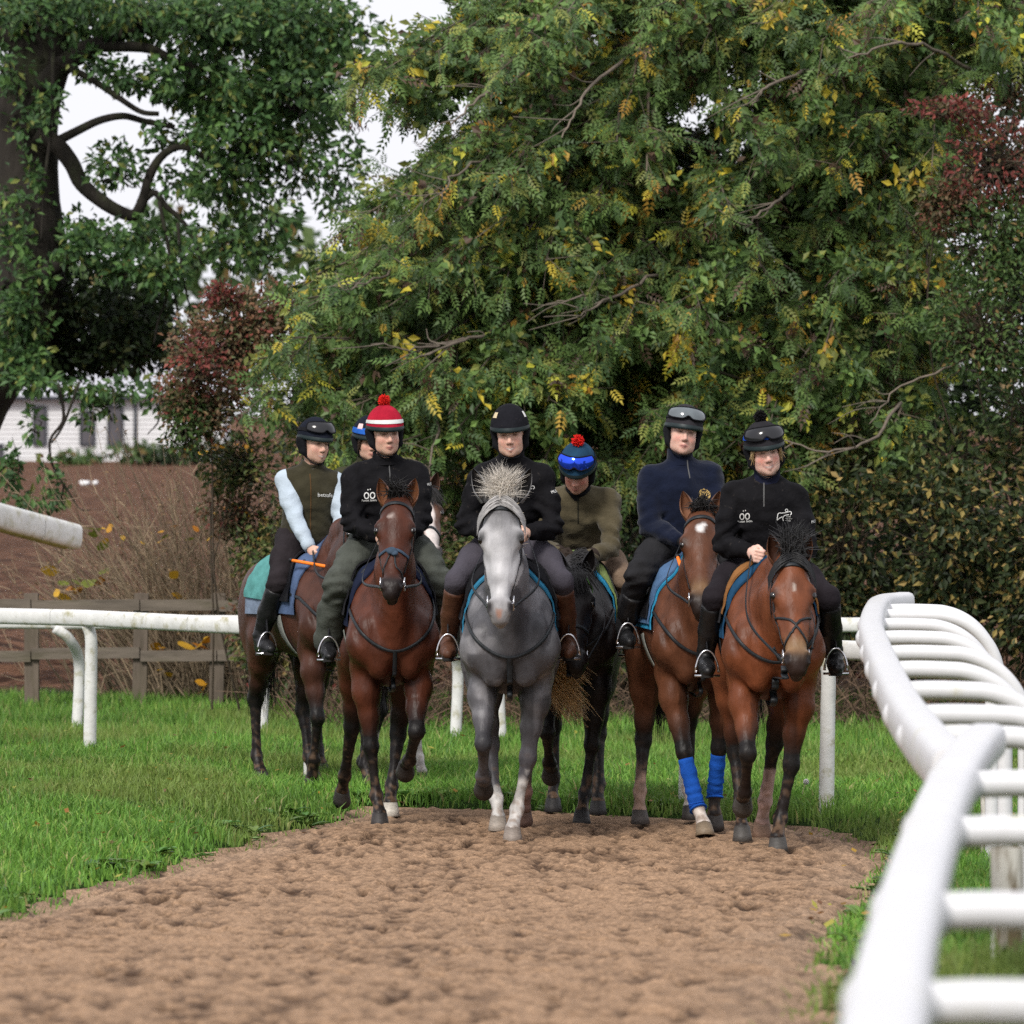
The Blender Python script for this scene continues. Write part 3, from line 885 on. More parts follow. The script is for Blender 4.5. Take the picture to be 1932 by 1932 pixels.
# ------------------------------------------------------------------ riders
M_SKIN = M('skin', attr=True, rough=.5, vary=.07, vscale=60, bump=.0008, bscale=250, spec=.35, sss=.12)
M_BOOT = {}
def boot_mat(name, c, rough=.4):
    if name not in M_BOOT: M_BOOT[name] = M('boot_leather_' + name, c, rough=rough, vary=.3, vscale=18, bump=.005, bscale=26, spec=.28)
    return M_BOOT[name]
M_PAD = M('helmet_harness', (.008, .008, .010), rough=.8, spec=.1, vary=.2, bump=.002, bscale=60)
M_WHITE_PRINT = M('white_print', (.68, .68, .66), rough=.7, vary=.1)
M_GOLD_PRINT = M('gold_thread', (.45, .30, .09), rough=.6, vary=.2)
M_DARKRIM = M('helmet_rim', (.012, .022, .024), rough=.5, vary=.2)

def ik(S, Wp, a, b, pole):
    S = np.asarray(S, float); Wp = np.asarray(Wp, float)
    d = Wp - S; L = np.linalg.norm(d); d /= L
    L = min(L, a + b - .002)
    x = (a * a - b * b + L * L) / (2 * L); h = math.sqrt(max(a * a - x * x, 0))
    p = np.asarray(pole, float); p = p - d * (p @ d); p /= np.linalg.norm(p)
    return S + d * x + p * h

def text_mesh(body, size):
    cu = bpy.data.curves.new('txt', 'FONT'); cu.body = body; cu.size = size; cu.align_x = 'CENTER'; cu.align_y = 'CENTER'
    cu.resolution_u = 2
    o = bpy.data.objects.new('txt', cu); COL.objects.link(o)
    dg = bpy.context.evaluated_depsgraph_get()
    me = bpy.data.meshes.new_from_object(o.evaluated_get(dg))
    me.calc_loop_triangles()
    V = np.array([v.co[:] for v in me.vertices]).reshape(-1, 3); T = np.array([t.vertices[:] for t in me.loop_triangles]).reshape(-1, 3)
    bpy.data.objects.remove(o); bpy.data.meshes.remove(me); bpy.data.curves.remove(cu)
    return V[:, :2], T

def line_mesh(polys, w_):
    """flat strokes from 2-D polylines"""
    V = []; T = []
    for P in polys:
        P = np.asarray(P, float)
        if len(P) > 2: P = spline(np.column_stack([P, np.zeros(len(P))]), len(P) * 4)[:, :2]
        Tn = np.gradient(P, axis=0); Tn /= np.linalg.norm(Tn, axis=1)[:, None] + 1e-9
        N = np.stack([-Tn[:, 1], Tn[:, 0]], 1) * w_ / 2
        b = sum(len(v) for v in V)
        V.append(np.vstack([P + N, P - N])); m = len(P)
        for i in range(m - 1):
            T += [[b + i, b + i + 1, b + m + i], [b + i + 1, b + m + i + 1, b + m + i]]
    return np.vstack(V), np.array(T)

# jacket emblems (as flat strokes): two round eyes, a horse's head with a crouched jockey, a laurel crest
LOGO_EYES = [[(-.016 + .012 * math.cos(a), .016 * math.sin(a)) for a in np.linspace(0, 6.28, 9)], [(.016 + .012 * math.cos(a), .016 * math.sin(a)) for a in np.linspace(0, 6.28, 9)], [(-.006, .030), (-.010, .034)], [(.004, .031), (.004, .037)]]
LOGO_HORSE = [[(-.037, -.027), (-.035, -.012), (-.030, .008), (-.010, .011), (.006, .013)], [(-.037, -.027), (-.025, -.0165), (-.010, -.0075)], [(-.004, -.029), (-.008, -.0165), (.0, -.002), (.023, .005)],
              [(.006, .013), (.014, .0165), (.031, .0206), (.036, .010), (.029, .002)], [(.0116 + .0065 * math.cos(a), .025 + .0065 * math.sin(a)) for a in np.linspace(0, 6.28, 8)]]
LOGO_CREST = [[(.030 * math.sin(a), -.030 * math.cos(a)) for a in np.linspace(.15, 2.6, 7)], [(-.030 * math.sin(a), -.030 * math.cos(a)) for a in np.linspace(.15, 2.6, 7)],
              [(.023 * math.sin(a), -.023 * math.cos(a)) for a in np.linspace(.2, 2.5, 7)], [(-.023 * math.sin(a), -.023 * math.cos(a)) for a in np.linspace(.2, 2.5, 7)],
              [(-.012, -.016), (-.013, .004), (-.006, .014), (-.002, .006), (-.004, -.012)], [(.012, -.016), (.013, .004), (.006, .014), (.002, .006), (.004, -.012)], [(-.008, .024), (.0, .030), (.008, .024)], [(-.012, -.012), (.012, -.006)]]

def build_rider(r, loc, yaw):
    """all joints are given in the horse's frame; the rider's own origin is at the seat"""
    OFF = np.array([0, 0, 1.6])
    c_, s_ = math.cos(yaw * D2R), math.sin(yaw * D2R)
    root = empty('person', (loc[0], loc[1], loc[2] + 1.6), yaw * D2R, r['label'], 'person', 'riders on horseback')
    def put(name, V, fs, mat, parent=root, col=None, smooth=True):
        return mk(name, np.asarray(V) - OFF, fs, mat, parent, col, smooth)
    def putg(g, name, mat, parent=root):
        V, fs, c = g.data(); return put(name, V, fs, mat, parent, c)
    sd = r['seed']
    dz = r.get('dz', 0.)
    hx = r.get('x', 0.)
    pel = np.array([hx, r.get('hy', .08), 1.70 + dz])
    ln = r.get('lean', 6) * D2R; rl = r.get('roll', 0) * D2R; ty = r.get('twist', 0) * D2R
    RT = Rz(ty) @ Ry(rl) @ Rx(ln)            # lean forwards is towards -y
    def T(x, y, z):
        return pel + RT @ np.array([x, y, z])
    bs = r.get('build', 1.0)
    sh = [T(-.168 * bs, 0, .365), T(.168 * bs, 0, .365)]
    nk = T(0, -.005, .45)
    # head frame
    hp, hyw, hr = [a * D2R for a in r.get('head', (4, 0, 0))]
    RH = Rz(hyw + ty * .5) @ Ry(hr) @ Rx(hp) @ np.diag([1., -1., 1.])     # columns: right, forward, up
    hc = nk + RT @ np.array([0, -.012, .06]) + RH @ np.array([0, .02, .112])
    def Hd(x, f, z):
        return hc + RH @ np.array([x, f, z])
    wr = [np.array(r['hands'][0], float), np.array(r['hands'][1], float)]
    poles = r.get('poles', [(-.75, .6, -.6), (.75, .6, -.6)])
    el = [ik(sh[i], wr[i], .295, .255, poles[i]) for i in (0, 1)]
    hip = [T(-.10, -.01, -.02), T(.10, -.01, -.02)]
    foot = [np.array(f, float) for f in r['feet']]
    ank = [foot[i] + np.array([0, .125, .065]) for i in (0, 1)]
    if r.get('ankles'): ank = [np.array(a, float) for a in r['ankles']]
    kne = [ik(hip[i], ank[i], .43, .43, r.get('kpole', [(-.30, -1, .25), (.30, -1, .25)])[i]) for i in (0, 1)]
    # ---- body: head and hands in fine detail, the rest inside the clothes
    S = Sdf(hc - .22, hc + .19, .0062)
    e = lambda x, f, z, rr, k=.015, op='add': S.ell(Hd(x, f, z), rr, k, R=RH, op=op)
    cn = lambda a, b, ra, rb, k=.012, op='add': S.cone(Hd(*a), Hd(*b), ra, rb, k, op=op)
    fw_ = r.get('facew', 1.0)
    e(0, -.012, .035, (.078, .098, .088))
    e(0, .028, -.03, (.064 * fw_, .070, .085), .03)
    e(0, .036, -.088, (.050 * fw_, .052, .036), .03)
    e(0, .070, -.106, (.022, .018, .018), .02)
    for s in (-1, 1):
        e(s * .040 * fw_, .050, -.036, (.026, .030, .030), .02)
        e(s * .044 * fw_, .010, -.075, (.022, .04, .03), .03)
        e(s * .0315, .104, .004, (.0185, .015, .0105), .010, 'sub')
        e(s * .080, -.012, -.012, (.010, .022, .030), .006)
        e(s * .012, .100, -.043, (.0095, .012, .009), .006)
        e(s * .0315, .081, .003, (.016, .0125, .012), .004)
    cn((-.042, .084, .023), (.042, .084, .023), .012, .012, .015)
    cn((0, .092, .006), (0, .113, -.036), .008, .0125, .012)
    sm = r.get('smile', 0.)
    for s in (-1, 1):
        cn((0, .096, -.068), (s * .024, .084, -.067 + .012 * sm), .0075, .004, .006)
        cn((0, .094, -.080 - .006 * sm), (s * .022, .083, -.076 + .010 * sm), .0085, .004, .006)
    cn((-.018, .108, -.0735 + .003 * sm), (.018, .108, -.0735 + .003 * sm), .004 + .002 * sm, .004 + .002 * sm, .004, 'sub')
    S.cone(Hd(0, -.015, -.06), nk + RT @ np.array([0, 0, -.05]), .052, .060, .02)
    V, Q = S.mesh()
    L = (V - hc) @ RH
    sk = np.array(r.get('skin', (.60, .37, .28)))
    c = np.broadcast_to(sk, V.shape).copy()
    def mx(col, f):
        nonlocal c
        c = c * (1 - f[:, None]) + np.array(col) * f[:, None]
    x, f, z = L[:, 0], L[:, 1], L[:, 2]
    front = (f > .03).astype(float)
    g2 = lambda a, b, sa, sb: np.exp(-((np.abs(x) - a) / sa) ** 2 - ((z - b) / sb) ** 2) * front
    mx((.58, .20, .16), g2(.042, -.035, .024, .022) * r.get('blush', .4))
    mx((.50, .20, .16), g2(0, -.035, .013, .016) * .35)
    mx((.12, .07, .05), g2(.033, .0235, .018, .0060) * .85 * r.get('brow', 1.))
    mx((.16, .08, .06), g2(.0315, .004, .019, .0105) * .7)
    mx((.018, .012, .010), g2(.0315, .004, .0150, .0050) * .95)
    zz = z - 11 * sm * x * x
    lip = np.exp(-(x / (.023 + .011 * sm)) ** 4 - ((zz + .0780) / (.0110 + .0015 * sm)) ** 2) * front
    mx((.50, .16, .14), lip * .75)
    slit = np.exp(-(x / (.020 + .010 * sm)) ** 4 - ((zz + .0785) / (.0036 + .0030 * sm)) ** 2) * front
    mx((.10, .03, .03), slit * .9)
    if sm > .45: mx((.70, .64, .58), np.exp(-(x / .025) ** 4 - ((zz + .0775) / .0040) ** 2) * front * .9)
    mx((.36, .17, .12), np.exp(-((np.abs(x) - .030 - .25 * (-.05 - z)) / .0035) ** 2 - ((z + .058) / .014) ** 2) * front * (.15 + .5 * sm))
    mx((.22, .10, .08), g2(.010, -.050, .006, .004) * .5)
    if r.get('stubble'):
        mx((.25, .16, .12), sstep(-.05, -.085, z) * front * r['stubble'])
    parts_v = [V]; parts_q = [Q]; parts_c = [c]; n0 = len(V)
    hcol = np.array(r.get('handc', sk))
    def hand(i):
        s = -1 if i == 0 else 1
        d = wr[i] - el[i]; d /= np.linalg.norm(d)
        d = d * .6 + np.array(r.get('handdir', [(0, -.6, -.2)] * 2)[i]); d /= np.linalg.norm(d)
        up = np.array([s * -.15, -.05, 1.]); up -= d * (up @ d); up /= np.linalg.norm(up)
        me_ = np.cross(up, d) * (1 if s > 0 else -1)
        if me_[0] * s > 0: me_ = -me_
        Sx = Sdf(wr[i] - .14, wr[i] + .14, .0066)
        HRm = np.stack([me_, d, up], 1)
        pc = wr[i] + d * .052
        Sx.ell(pc, (.022, .045, .042), .01, R=HRm)
        Sx.cone(wr[i] - d * .06, wr[i] + d * .02, .029, .026, .015)
        for q, (uo, ll) in enumerate(((.031, .034), (.011, .037), (-.009, .035), (-.028, .029))):
            k0 = pc + d * .040 + up * uo
            k1 = k0 + d * ll * .45 + me_ * ll * .85
            k2 = k1 - d * ll * .55 + me_ * .016
            k3 = k2 - d * ll * .45 - me_ * .012
            Sx.chain([k0 - me_ * .004, k1, k2, k3], [.0105, .0095, .009, .008], .003)
        t0 = wr[i] + d * .03 + up * .03
        Sx.chain([t0, t0 + d * .03 + up * .018 + me_ * .012, t0 + d * .058 + up * .012 + me_ * .026], [.013, .0105, .0095], .006)
        v, q = Sx.mesh()
        cc = np.broadcast_to(hcol, v.shape).copy()
        nr = noise3(v * 60, 4)
        cc = cc * (1 + .12 * nr)[:, None]
        return v, q, cc, d
    hd = [hand(0), hand(1)]
    glove = r.get('gloves')
    if glove is None:
        for v, q, cc, _ in hd:
            parts_v.append(v); parts_q.append(q + n0); parts_c.append(cc); n0 += len(v)
    S = Sdf((-.62 + hx, -.75, .9), (.62 + hx, .45, 2.2 + dz), .026)
    def skeleton(S, torso=0., arm=0., legr=0., kk=.05):
        S.ell(T(0, .0, .0), (.150 + torso, .115 + torso, .12 + torso), kk, R=RT)
        S.ell(T(0, -.005, .14), (.135 + torso, .10 + torso, .14 + torso), kk, R=RT)
        S.ell(T(0, .0, .29), (.165 * bs + torso, .115 + torso, .16 + torso), kk, R=RT)
    skeleton(S)
    for i in (0, 1):
        S.cone(nk + RT @ np.array([0, 0, -.09]), sh[i] + RT @ np.array([0, 0, -.04]), .03, .04, .03); S.chain([sh[i] + RT @ np.array([0, 0, -.02]), el[i], wr[i]], [.045, .036, .026], .02)
        S.chain([hip[i], kne[i], ank[i] + np.array([0, 0, .05])], [.07, .045, .026], .03)
    S.cone(T(0, 0, .26), nk, .06, .048, .03)
    v, q = S.mesh(); parts_v.append(v); parts_q.append(q + n0); parts_c.append(np.broadcast_to(sk, v.shape)); n0 += len(v)
    put('body', np.vstack(parts_v), [np.vstack(parts_q)], M_SKIN, root, np.vstack(parts_c))
    if glove is not None:
        for v, q, cc, _ in hd: put('glove', v, [q], glove)
    # ---- trousers
    tr = r.get('trouser_r', (.094, .068, .058, .050))
    S = Sdf((-.66 + hx, -.75, .95), (.66 + hx, .48, 2.0 + dz), .0160)
    S.ell(T(0, .0, -.02), (.168, .135, .125), .05, R=RT)
    S.cone(T(-.1, .05, -.05), T(.1, .05, -.05), .105, .105, .06)
    for i in (0, 1):
        m = (hip[i] + kne[i]) / 2 + np.array([0, 0, .01])
        S.chain([hip[i], m, kne[i]], [tr[0] + .012, tr[0], tr[1]], .05)
        b = ank[i] + np.array([0, 0, .03])
        S.chain([kne[i], (kne[i] + b) / 2 + np.array([0, .025, 0]), b], [tr[1], tr[2], tr[3]], .03)
    wa = r.get('trouser_wrinkle', .004)
    def wr_fn(P):
        v = wa * (noise3(P * np.array([16, 16, 26]), sd) + .5 * noise3(P * 40, sd + 1))
        for i in (0, 1):
            dk = np.linalg.norm(P - kne[i], axis=1)
            v = v + wa * 1.3 * np.exp(-(dk / .13) ** 2) * np.sin(P[:, 2] * 95 + 3 * noise3(P * 10, 7))
        return v
    S.noise(0, 0, fn=wr_fn)
    v, q = S.mesh(); put('trousers', v, [q], r['trousers'])
    # ---- boots
    for i in (0, 1):
        s = -1 if i == 0 else 1
        bt = r.get('boot_top', .78)
        lo_ = np.minimum(np.minimum(ank[i], foot[i]), kne[i]) - .14; hi_ = np.maximum(np.maximum(ank[i], foot[i]), kne[i]) + .14
        S = Sdf(lo_, hi_, .0125)
        A = ank[i] + (kne[i] - ank[i]) * bt; cm = ank[i] + (kne[i] - ank[i]) * bt * .55 + np.array([0, .02, 0])
        br_ = r.get('boot_r', (.070, .068, .050))
        S.chain([A, cm, ank[i] + np.array([0, 0, .03]), ank[i]], [br_[0], br_[1], br_[2], .044], .02)
        td = foot[i] - ank[i]; td[2] = 0; td /= np.linalg.norm(td)
        sole = foot[i][2] - .008
        he_ = ank[i] + np.array([0, .03, -.055])
        S.cone(he_, foot[i] + np.array([0, 0, .014]), .037, .040, .03)
        S.cone(foot[i] + np.array([0, 0, .014]), foot[i] + td * .075 + np.array([0, 0, .006]), .040, .030, .02)
        S.cone(ank[i], foot[i] + np.array([0, 0, .02]), .042, .040, .03)
        S.noise(0, 0, fn=lambda P: .0035 * np.exp(-(np.linalg.norm(P - ank[i], axis=1) / .10) ** 2) * np.sin(P[:, 2] * 170 + 3 * noise3(P * 14, sd)) + .0016 * noise3(P * 30, sd))
        S.cut(A + (kne[i] - ank[i]) * .03, (kne[i] - ank[i]) / np.linalg.norm(kne[i] - ank[i]))
        v, q = S.mesh()
        bo = put('boot', v, [q], r['boots'])
        for (cy, ll, wd_) in ((foot[i] + td * .02 + np.array([0, 0, -.022]), .13, .068), (he_ + np.array([0, 0, -.032]), .055, .055)):
            g = G(); n = 16; th = np.linspace(0, 2 * np.pi, n, endpoint=False)
            rg = np.stack([np.stack([np.cos(th) * wd_ / 2, np.sin(th) * ll / 2 * 1.1, np.full(n, zz)], -1) for zz in (.010, -.010 - (.012 if ll < .1 else 0))])
            ya = math.atan2(td[0], -td[1])
            rg = rg @ Rz(ya).T + cy
            g.grid(rg, closed_v=True); g.add(rg[1], None, [[0, j + 1, j] for j in range(1, n - 1)])
            V_, fs_, _ = g.data(); put('sole' if ll > .1 else 'heel', V_, fs_, boot_mat('sole', (.012, .011, .010), .8), bo)
    # ---- jacket (or gilet over a shirt)
    jr = r.get('jacket_r', .0)
    def jacket(torso=True, arms=True, infl=.016, hem=-.10, wamp=.007, sl=(.074, .060, .054, .044), shr=.072):
        S = Sdf((-.60 + hx, -.72, 1.52 + dz), (.60 + hx, .45, 2.30 + dz), .0142)
        if torso:
            S.ell(T(0, .0, .0), (.160 + infl, .125 + infl, .13), .06, R=RT)
            S.ell(T(0, -.01, .13), (.150 + infl + jr, .112 + infl + jr, .15), .07, R=RT)
            S.ell(T(0, -.012, .28), (.168 * bs + infl, .118 + infl, .165), .06, R=RT)
            S.cone(sh[0] + (sh[1] - sh[0]) * .1, sh[0] + (sh[1] - sh[0]) * .9, shr - .004, shr - .004, .05)
            S.cone(T(0, 0, .34), nk + RT @ np.array([0, .0, -.015]), .10, .064, .05)
            for i in (0, 1): S.cone(sh[i], nk + RT @ np.array([0, .012, -.022]), .064, .070, .05)
        if arms:
            for i in (0, 1):
                s = -1 if i == 0 else 1
                m = (sh[i] + el[i]) / 2 + np.array([s * .006, 0, 0])
                if torso or True: S.chain([sh[i], m, el[i]], [sl[0], sl[1] + .006, sl[1]], .03)
                e2 = el[i] + (wr[i] - el[i]) * .9
                S.chain([el[i], (el[i] + wr[i]) / 2 + np.array([0, 0, -.006]), e2], [sl[1], sl[2], sl[3]], .02)
        def fn(P):
            d1 = np.linalg.norm(P - el[0], axis=1); d2 = np.linalg.norm(P - el[1], axis=1); de = np.minimum(d1, d2)
            Lq = (P - pel) @ RT
            wv = 1.35 * wamp * (noise3(P * np.array([9, 9, 15]) + 3, sd) + .55 * noise3(P * np.array([22, 22, 30]), sd + 3))
            wv = wv + wamp * 1.1 * np.exp(-(de / .15) ** 2) * np.sin((P[:, 2] + .6 * np.abs(P[:, 0] - hx)) * 85 + 4 * noise3(P * 7, sd + 6))
            wv = wv + 1.5 * wamp * (.35 - np.abs(noise3(P * np.array([8, 8, 17]) + 11, sd + 12))) * (.4 + .6 * np.exp(-(de / .22) ** 2))
            # gathers above the waist
            wv = wv + wamp * .8 * np.exp(-((Lq[:, 2] - .04) / .08) ** 2) * np.sin(Lq[:, 0] * 45 + Lq[:, 2] * 60 + 4 * noise3(P * 6, sd + 8))
            return wv
        if wamp: S.noise(0, 0, fn=fn)
        S.cut(T(0, 0, hem), RT @ np.array([0, 0, -1.]))
        return S
    if r.get('gilet') is not None:
        S = jacket(True, True, .006, -.06, .004, sl=(.068, .056, .050, .040), shr=.066)
        v, q = S.mesh(); put('shirt', v, [q], r['jacket'])
        S = jacket(True, False, .022, r.get('hem', -.09), .005, shr=.078)
        v, q = S.mesh(); jk = put('gilet', v, [q], r['gilet'])
    else:
        S = jacket(hem=r.get('hem', -.10), wamp=r.get('wamp', .007), sl=r.get('sleeve', (.074, .060, .054, .044)))
        v, q = S.mesh(); jk = put('jacket', v, [q], r['jacket'])
    jb = bvh_of(v, q)
    # cuffs, collar, zip
    for i in (0, 1):
        d = (wr[i] - el[i]) / np.linalg.norm(wr[i] - el[i])
        g = G(); a = el[i] + (wr[i] - el[i]) * .80; b = wr[i] + d * .008
        cr = r.get('cuff_r', .043)
        g.tube(np.stack([a, a + (b - a) * .3, a + (b - a) * .6, b, b - d * .003]), np.array([cr + .004, cr + .003, cr, cr - .004, cr - .016]), 16, caps=False)
        putg(g, 'cuff', r.get('cuff', r['jacket']), jk)
    g = G(); n = 28; th = np.linspace(0, 2 * np.pi, n, endpoint=False)
    rg = []
    ch = r.get('collar_h', .050)
    for hz, rr, ft in ((-.02, .086, 0), (.0, .080, 0), (ch * .6, .074, .006), (ch, .073, .010), (ch + .002, .067, .010), (ch * .5, .064, .004)):
        rg.append(np.stack([nk + RT @ np.array([math.sin(a) * rr, -math.cos(a) * (rr + ft), .012 + hz - .030 * max(0, math.cos(a)) ** 3 * (hz > .02)]) for a in th]))
    g.grid(np.array(rg), closed_v=True); putg(g, 'collar', r.get('collar', r.get('gilet') or r['jacket']), jk)
    def project(V2, T2, cx, cz, mat, name, sx=1., tilt=0., from_dir=(0, -1, 0), off=.0035):
        fd = np.asarray(from_dir, float); fd /= np.linalg.norm(fd)
        ax = np.cross(np.array([0, 0, 1.]), fd); ax = ax / np.linalg.norm(ax); ax = -ax if ax @ np.array([1., 0, 0]) < 0 else ax
        uv = np.array([0, 0, 1.]) - fd * fd[2]; uv /= np.linalg.norm(uv)
        ct, st = math.cos(tilt * D2R), math.sin(tilt * D2R)
        V2 = V2 @ np.array([[ct, st], [-st, ct]])
        c0 = np.asarray(cx, float)
        o = []
        for a, b in V2:
            p = c0 + ax * a + uv * b
            h = jb.ray_cast(Vector(p + fd * .5), Vector(-fd), 1.2)
            o.append(np.array(h[0]) + fd * off if h[0] is not None else p)
        put(name, np.array(o), [T2], mat, jk, None, False)
    fdir = Rz(ty) @ np.array([0, -1., .12])
    if r.get('zip') is not None:
        z0, z1, mt = r['zip']
        g = line_mesh([[(0, z) for z in np.linspace(z0, z1, 8)]], .007)
        project(g[0], g[1], T(0, 0, 0), 0, mt, 'zip', from_dir=fdir)
    for (kind, px, pz, size, mt, tilt) in r.get('logos', []):
        if kind == 'eyes': V2, T2 = line_mesh(LOGO_EYES, .0055)
        elif kind == 'horse': V2, T2 = line_mesh(LOGO_HORSE, .0036)
        elif kind == 'crest': V2, T2 = line_mesh(LOGO_CREST, .0052)
        else: V2, T2 = text_mesh(kind, .03)
        nm = 'lettering' if kind not in ('eyes', 'horse', 'crest') else 'emblem'
        fd_ = fdir if abs(px) < .2 else Rz(ty) @ np.array([math.copysign(.55, px), -1., .1])
        project(V2 * size, T2, T(px, 0, pz), 0, mt, nm, tilt=tilt, from_dir=fd_)
    # ---- hair
    if r.get('hair') is not None:
        rn = random.Random(sd)
        gs = {-1: G(), 1: G()}
        for i in range(r.get('hair_n', 120)):
            s = (-1, 1)[i % 2]; g = gs[s]; a = rn.uniform(-.02, .065)
            p0 = Hd(s * rn.uniform(.060, .074), a + .01, .03); Lh = r.get('hair_len', .07) * rn.uniform(.5, 1.1)
            pts = [p0, Hd(s * (.076 + rn.uniform(0, .01)), a, .03 - Lh * .5), Hd(s * (.074 + rn.gauss(0, .012)), a - .01 + rn.gauss(0, .01), .03 - Lh)]
            g.tube(spline(pts, 5), [.003, .003, .003, .002, .0006], 3, col=np.array(r['hair']) * rn.uniform(.6, 1.3), caps=False)
        for s in (-1, 1): putg(gs[s], 'hair', M_HAIR)
    # ---- helmet
    hm = r['helmet']
    hel = bpy.data.objects.new('helmet', None); hel.empty_display_size = .1; link(hel, root)
    n = 40; th = np.linspace(0, 2 * np.pi, n, endpoint=False)
    rx, rf, rzz = .112, .136, .136
    cz = .042
    def dome(off, v0, v1, nv, ang=None, peak=True):
        tt = th if ang is None else ang
        rings = []
        for vv in np.linspace(v0, v1, nv):
            sn, cs = math.sin(vv), math.cos(vv)
            row = []
            for a in tt:
                lowf = sstep(.75 * math.pi / 2, math.pi / 2, vv) if peak else 0
                pk_ = .016 * max(0., math.cos(a)) ** 1.5 * lowf
                row.append(Hd(math.sin(a) * (rx + off) * sn, -.012 + math.cos(a) * ((rf + off) * sn + pk_), cz + (rzz + off) * cs - .012 * max(0, math.cos(a)) * lowf - .02 * max(0, -math.cos(a)) * lowf))
            rings.append(row)
        return np.array(rings)
    D = dome(0, 0.02, math.pi / 2, 20)
    inn = dome(-.012, math.pi / 2, .9, 6)
    lip = dome(.003, math.pi / 2 + .04, math.pi / 2 + .10, 3)
    g = G(); g.grid(np.vstack([D]), closed_v=True)
    putg(g, 'shell', hm['mat'], hel)
    g = G(); g.grid(np.vstack([dome(.0025, math.pi / 2 - .10, math.pi / 2 + .06, 4), dome(-.004, math.pi / 2 + .09, math.pi / 2 + .10, 2), inn]), closed_v=True); putg(g, 'rim', hm.get('rim', M_DARKRIM), hel)
    if hm.get('band') is not None:
        va, vb, mt, arc = hm['band']
        ang = np.linspace(-arc, arc, 40) * D2R
        A = dome(.004, va, vb, 5, ang); g = G(); g.grid(A); putg(g, 'band', mt, hel)
    if hm.get('goggles') is not None:
        gm, bandm = hm['goggles']
        tiltg = hm.get('gtilt', 0)
        ang = np.linspace(-175, 175, 60) * D2R
        A = np.stack([dome(.006, 1.10, 1.28, 4, ang)])[0]; g = G(); g.grid(A); gg = putg(g, 'goggle_strap', bandm, hel)
        m = 33; ang = np.linspace(-64, 64, m) * D2R
        top = []; lows = []
        rows = []
        for k_ in range(8):
            tq = k_ / 7
            row = []
            for a in ang:
                u = a / (64 * D2R)
                tp = .80 + .10 * abs(u) ** 3; bt = 1.33 - .13 * math.exp(-(u / .13) ** 2) - .12 * abs(u) ** 4
                vv = tp + (bt - tp) * tq
                bul = .020 + .006 * math.sin(math.pi * tq)
                row.append(dome(bul, vv, vv, 1, [a], False)[0, 0])
            rows.append(row)
        rows = np.array(rows)
        g = G(); g.grid(rows)
        edge = np.vstack([rows[0], rows[1:, -1], rows[-1, ::-1][1:], rows[::-1, 0][1:]])
        putg(g, 'goggle_lens', gm, hel)
        g = G(); g.tube(edge, .0045, 6, caps=False); putg(g, 'goggle_frame', M_PAD, hel)
    if hm.get('pom') is not None:
        tp = Hd(hm.get('pomx', 0), -.012, cz + rzz + .022)
        g = G(); rn = random.Random(sd + 3)
        g.ellipsoid(tp, (.026, .026, .024), 12, 8)
        for _ in range(260):
            d = np.array([rn.gauss(0, 1), rn.gauss(0, 1), rn.gauss(0, 1)]); d /= np.linalg.norm(d)
            g.tube(np.stack([tp + d * .022, tp + d * .040 * rn.uniform(.85, 1.1)]), [.0045, .002], 3)
        putg(g, 'pompom', hm['pom'], hel)
    for (a, vv, sx_, sz_, mt, nm) in hm.get('badges', []):
        q_ = np.array([[dome(.004, vv + dv * sz_, vv + dv * sz_, 1, [(a + da * sx_) * D2R], False)[0, 0] for da in np.linspace(-1, 1, 7)] for dv in (-1, -.3, .3, 1)])
        g = G(); g.grid(q_); putg(g, nm, mt, hel)
    S = Sdf(hc - .2, hc + .16, .0095)
    for s in (-1, 1):
        S.cone(Hd(s * .092, -.01, .03), Hd(s * .084, .004, -.06), .024, .018, .02); S.cone(Hd(s * .084, .004, -.06), Hd(s * .066, .02, -.098), .016, .008, .02)
        S.cone(Hd(s * .09, -.05, .02), Hd(s * .08, -.04, -.06), .026, .018, .03)
    S.cone(Hd(-.07, -.075, .0), Hd(.07, -.075, .0), .03, .03, .03)
    S.cone(Hd(-.05, -.08, -.05), Hd(.05, -.08, -.05), .025, .025, .03)
    v, q = S.mesh(); put('harness', v, [q], M_PAD, hel)
    g = G(); g.tube(spline([Hd(-.072, .016, -.085), Hd(-.045, .05, -.125), Hd(0, .066, -.132), Hd(.045, .05, -.125), Hd(.072, .016, -.085)], 14), .0045, 6); putg(g, 'chin_strap', M_PAD, hel)
    return root, Hd
# ------------------------------------------------------------------ ground
RNG = np.random.default_rng(7)
_le = [(0, 1728), (200, 1656), (430, 1594), (590, 1553), (672, 1528)]
_re = [(1596, 1932), (1604, 1800), (1648, 1700), (1690, 1604)]
_fe = [(1655, 1583), (1560, 1562), (1400, 1548), (1150, 1534), (820, 1522)]
_fy = [gd(p[1]) for p in _fe]; _fx = [(p[0] - 966) / F * y for p, y in zip(_fe, _fy)]
_ly = [gd(p[1]) for p in _le]; _lx = [(p[0] - 966) / F * y for p, y in zip(_le, _ly)]
_ry = [gd(p[1]) for p in _re]; _rx = [(p[0] - 966) / F * y for p, y in zip(_re, _ry)]
LY = np.array([3., 15.] + _ly + [36.0]); LX = np.array([-3.9, -2.95] + _lx + [-1.15])
RY = np.array([3.] + _ry + _fy + [_fy[-1] + .25]); RX = np.array([.2] + _rx + _fx + [-1.0])
def xL(y): return np.interp(y, LY, LX) + .09 * noise2(np.asarray(y) * 1.3, 0, 5) + .07 * noise2(np.asarray(y) * 5, 0, 6)
def xR(y): return np.interp(y, RY, RX) + .09 * noise2(np.asarray(y) * 1.5, 3, 8) + .07 * noise2(np.asarray(y) * 5, 3, 9)
TRACK_END = float(RY[-1]) - .05
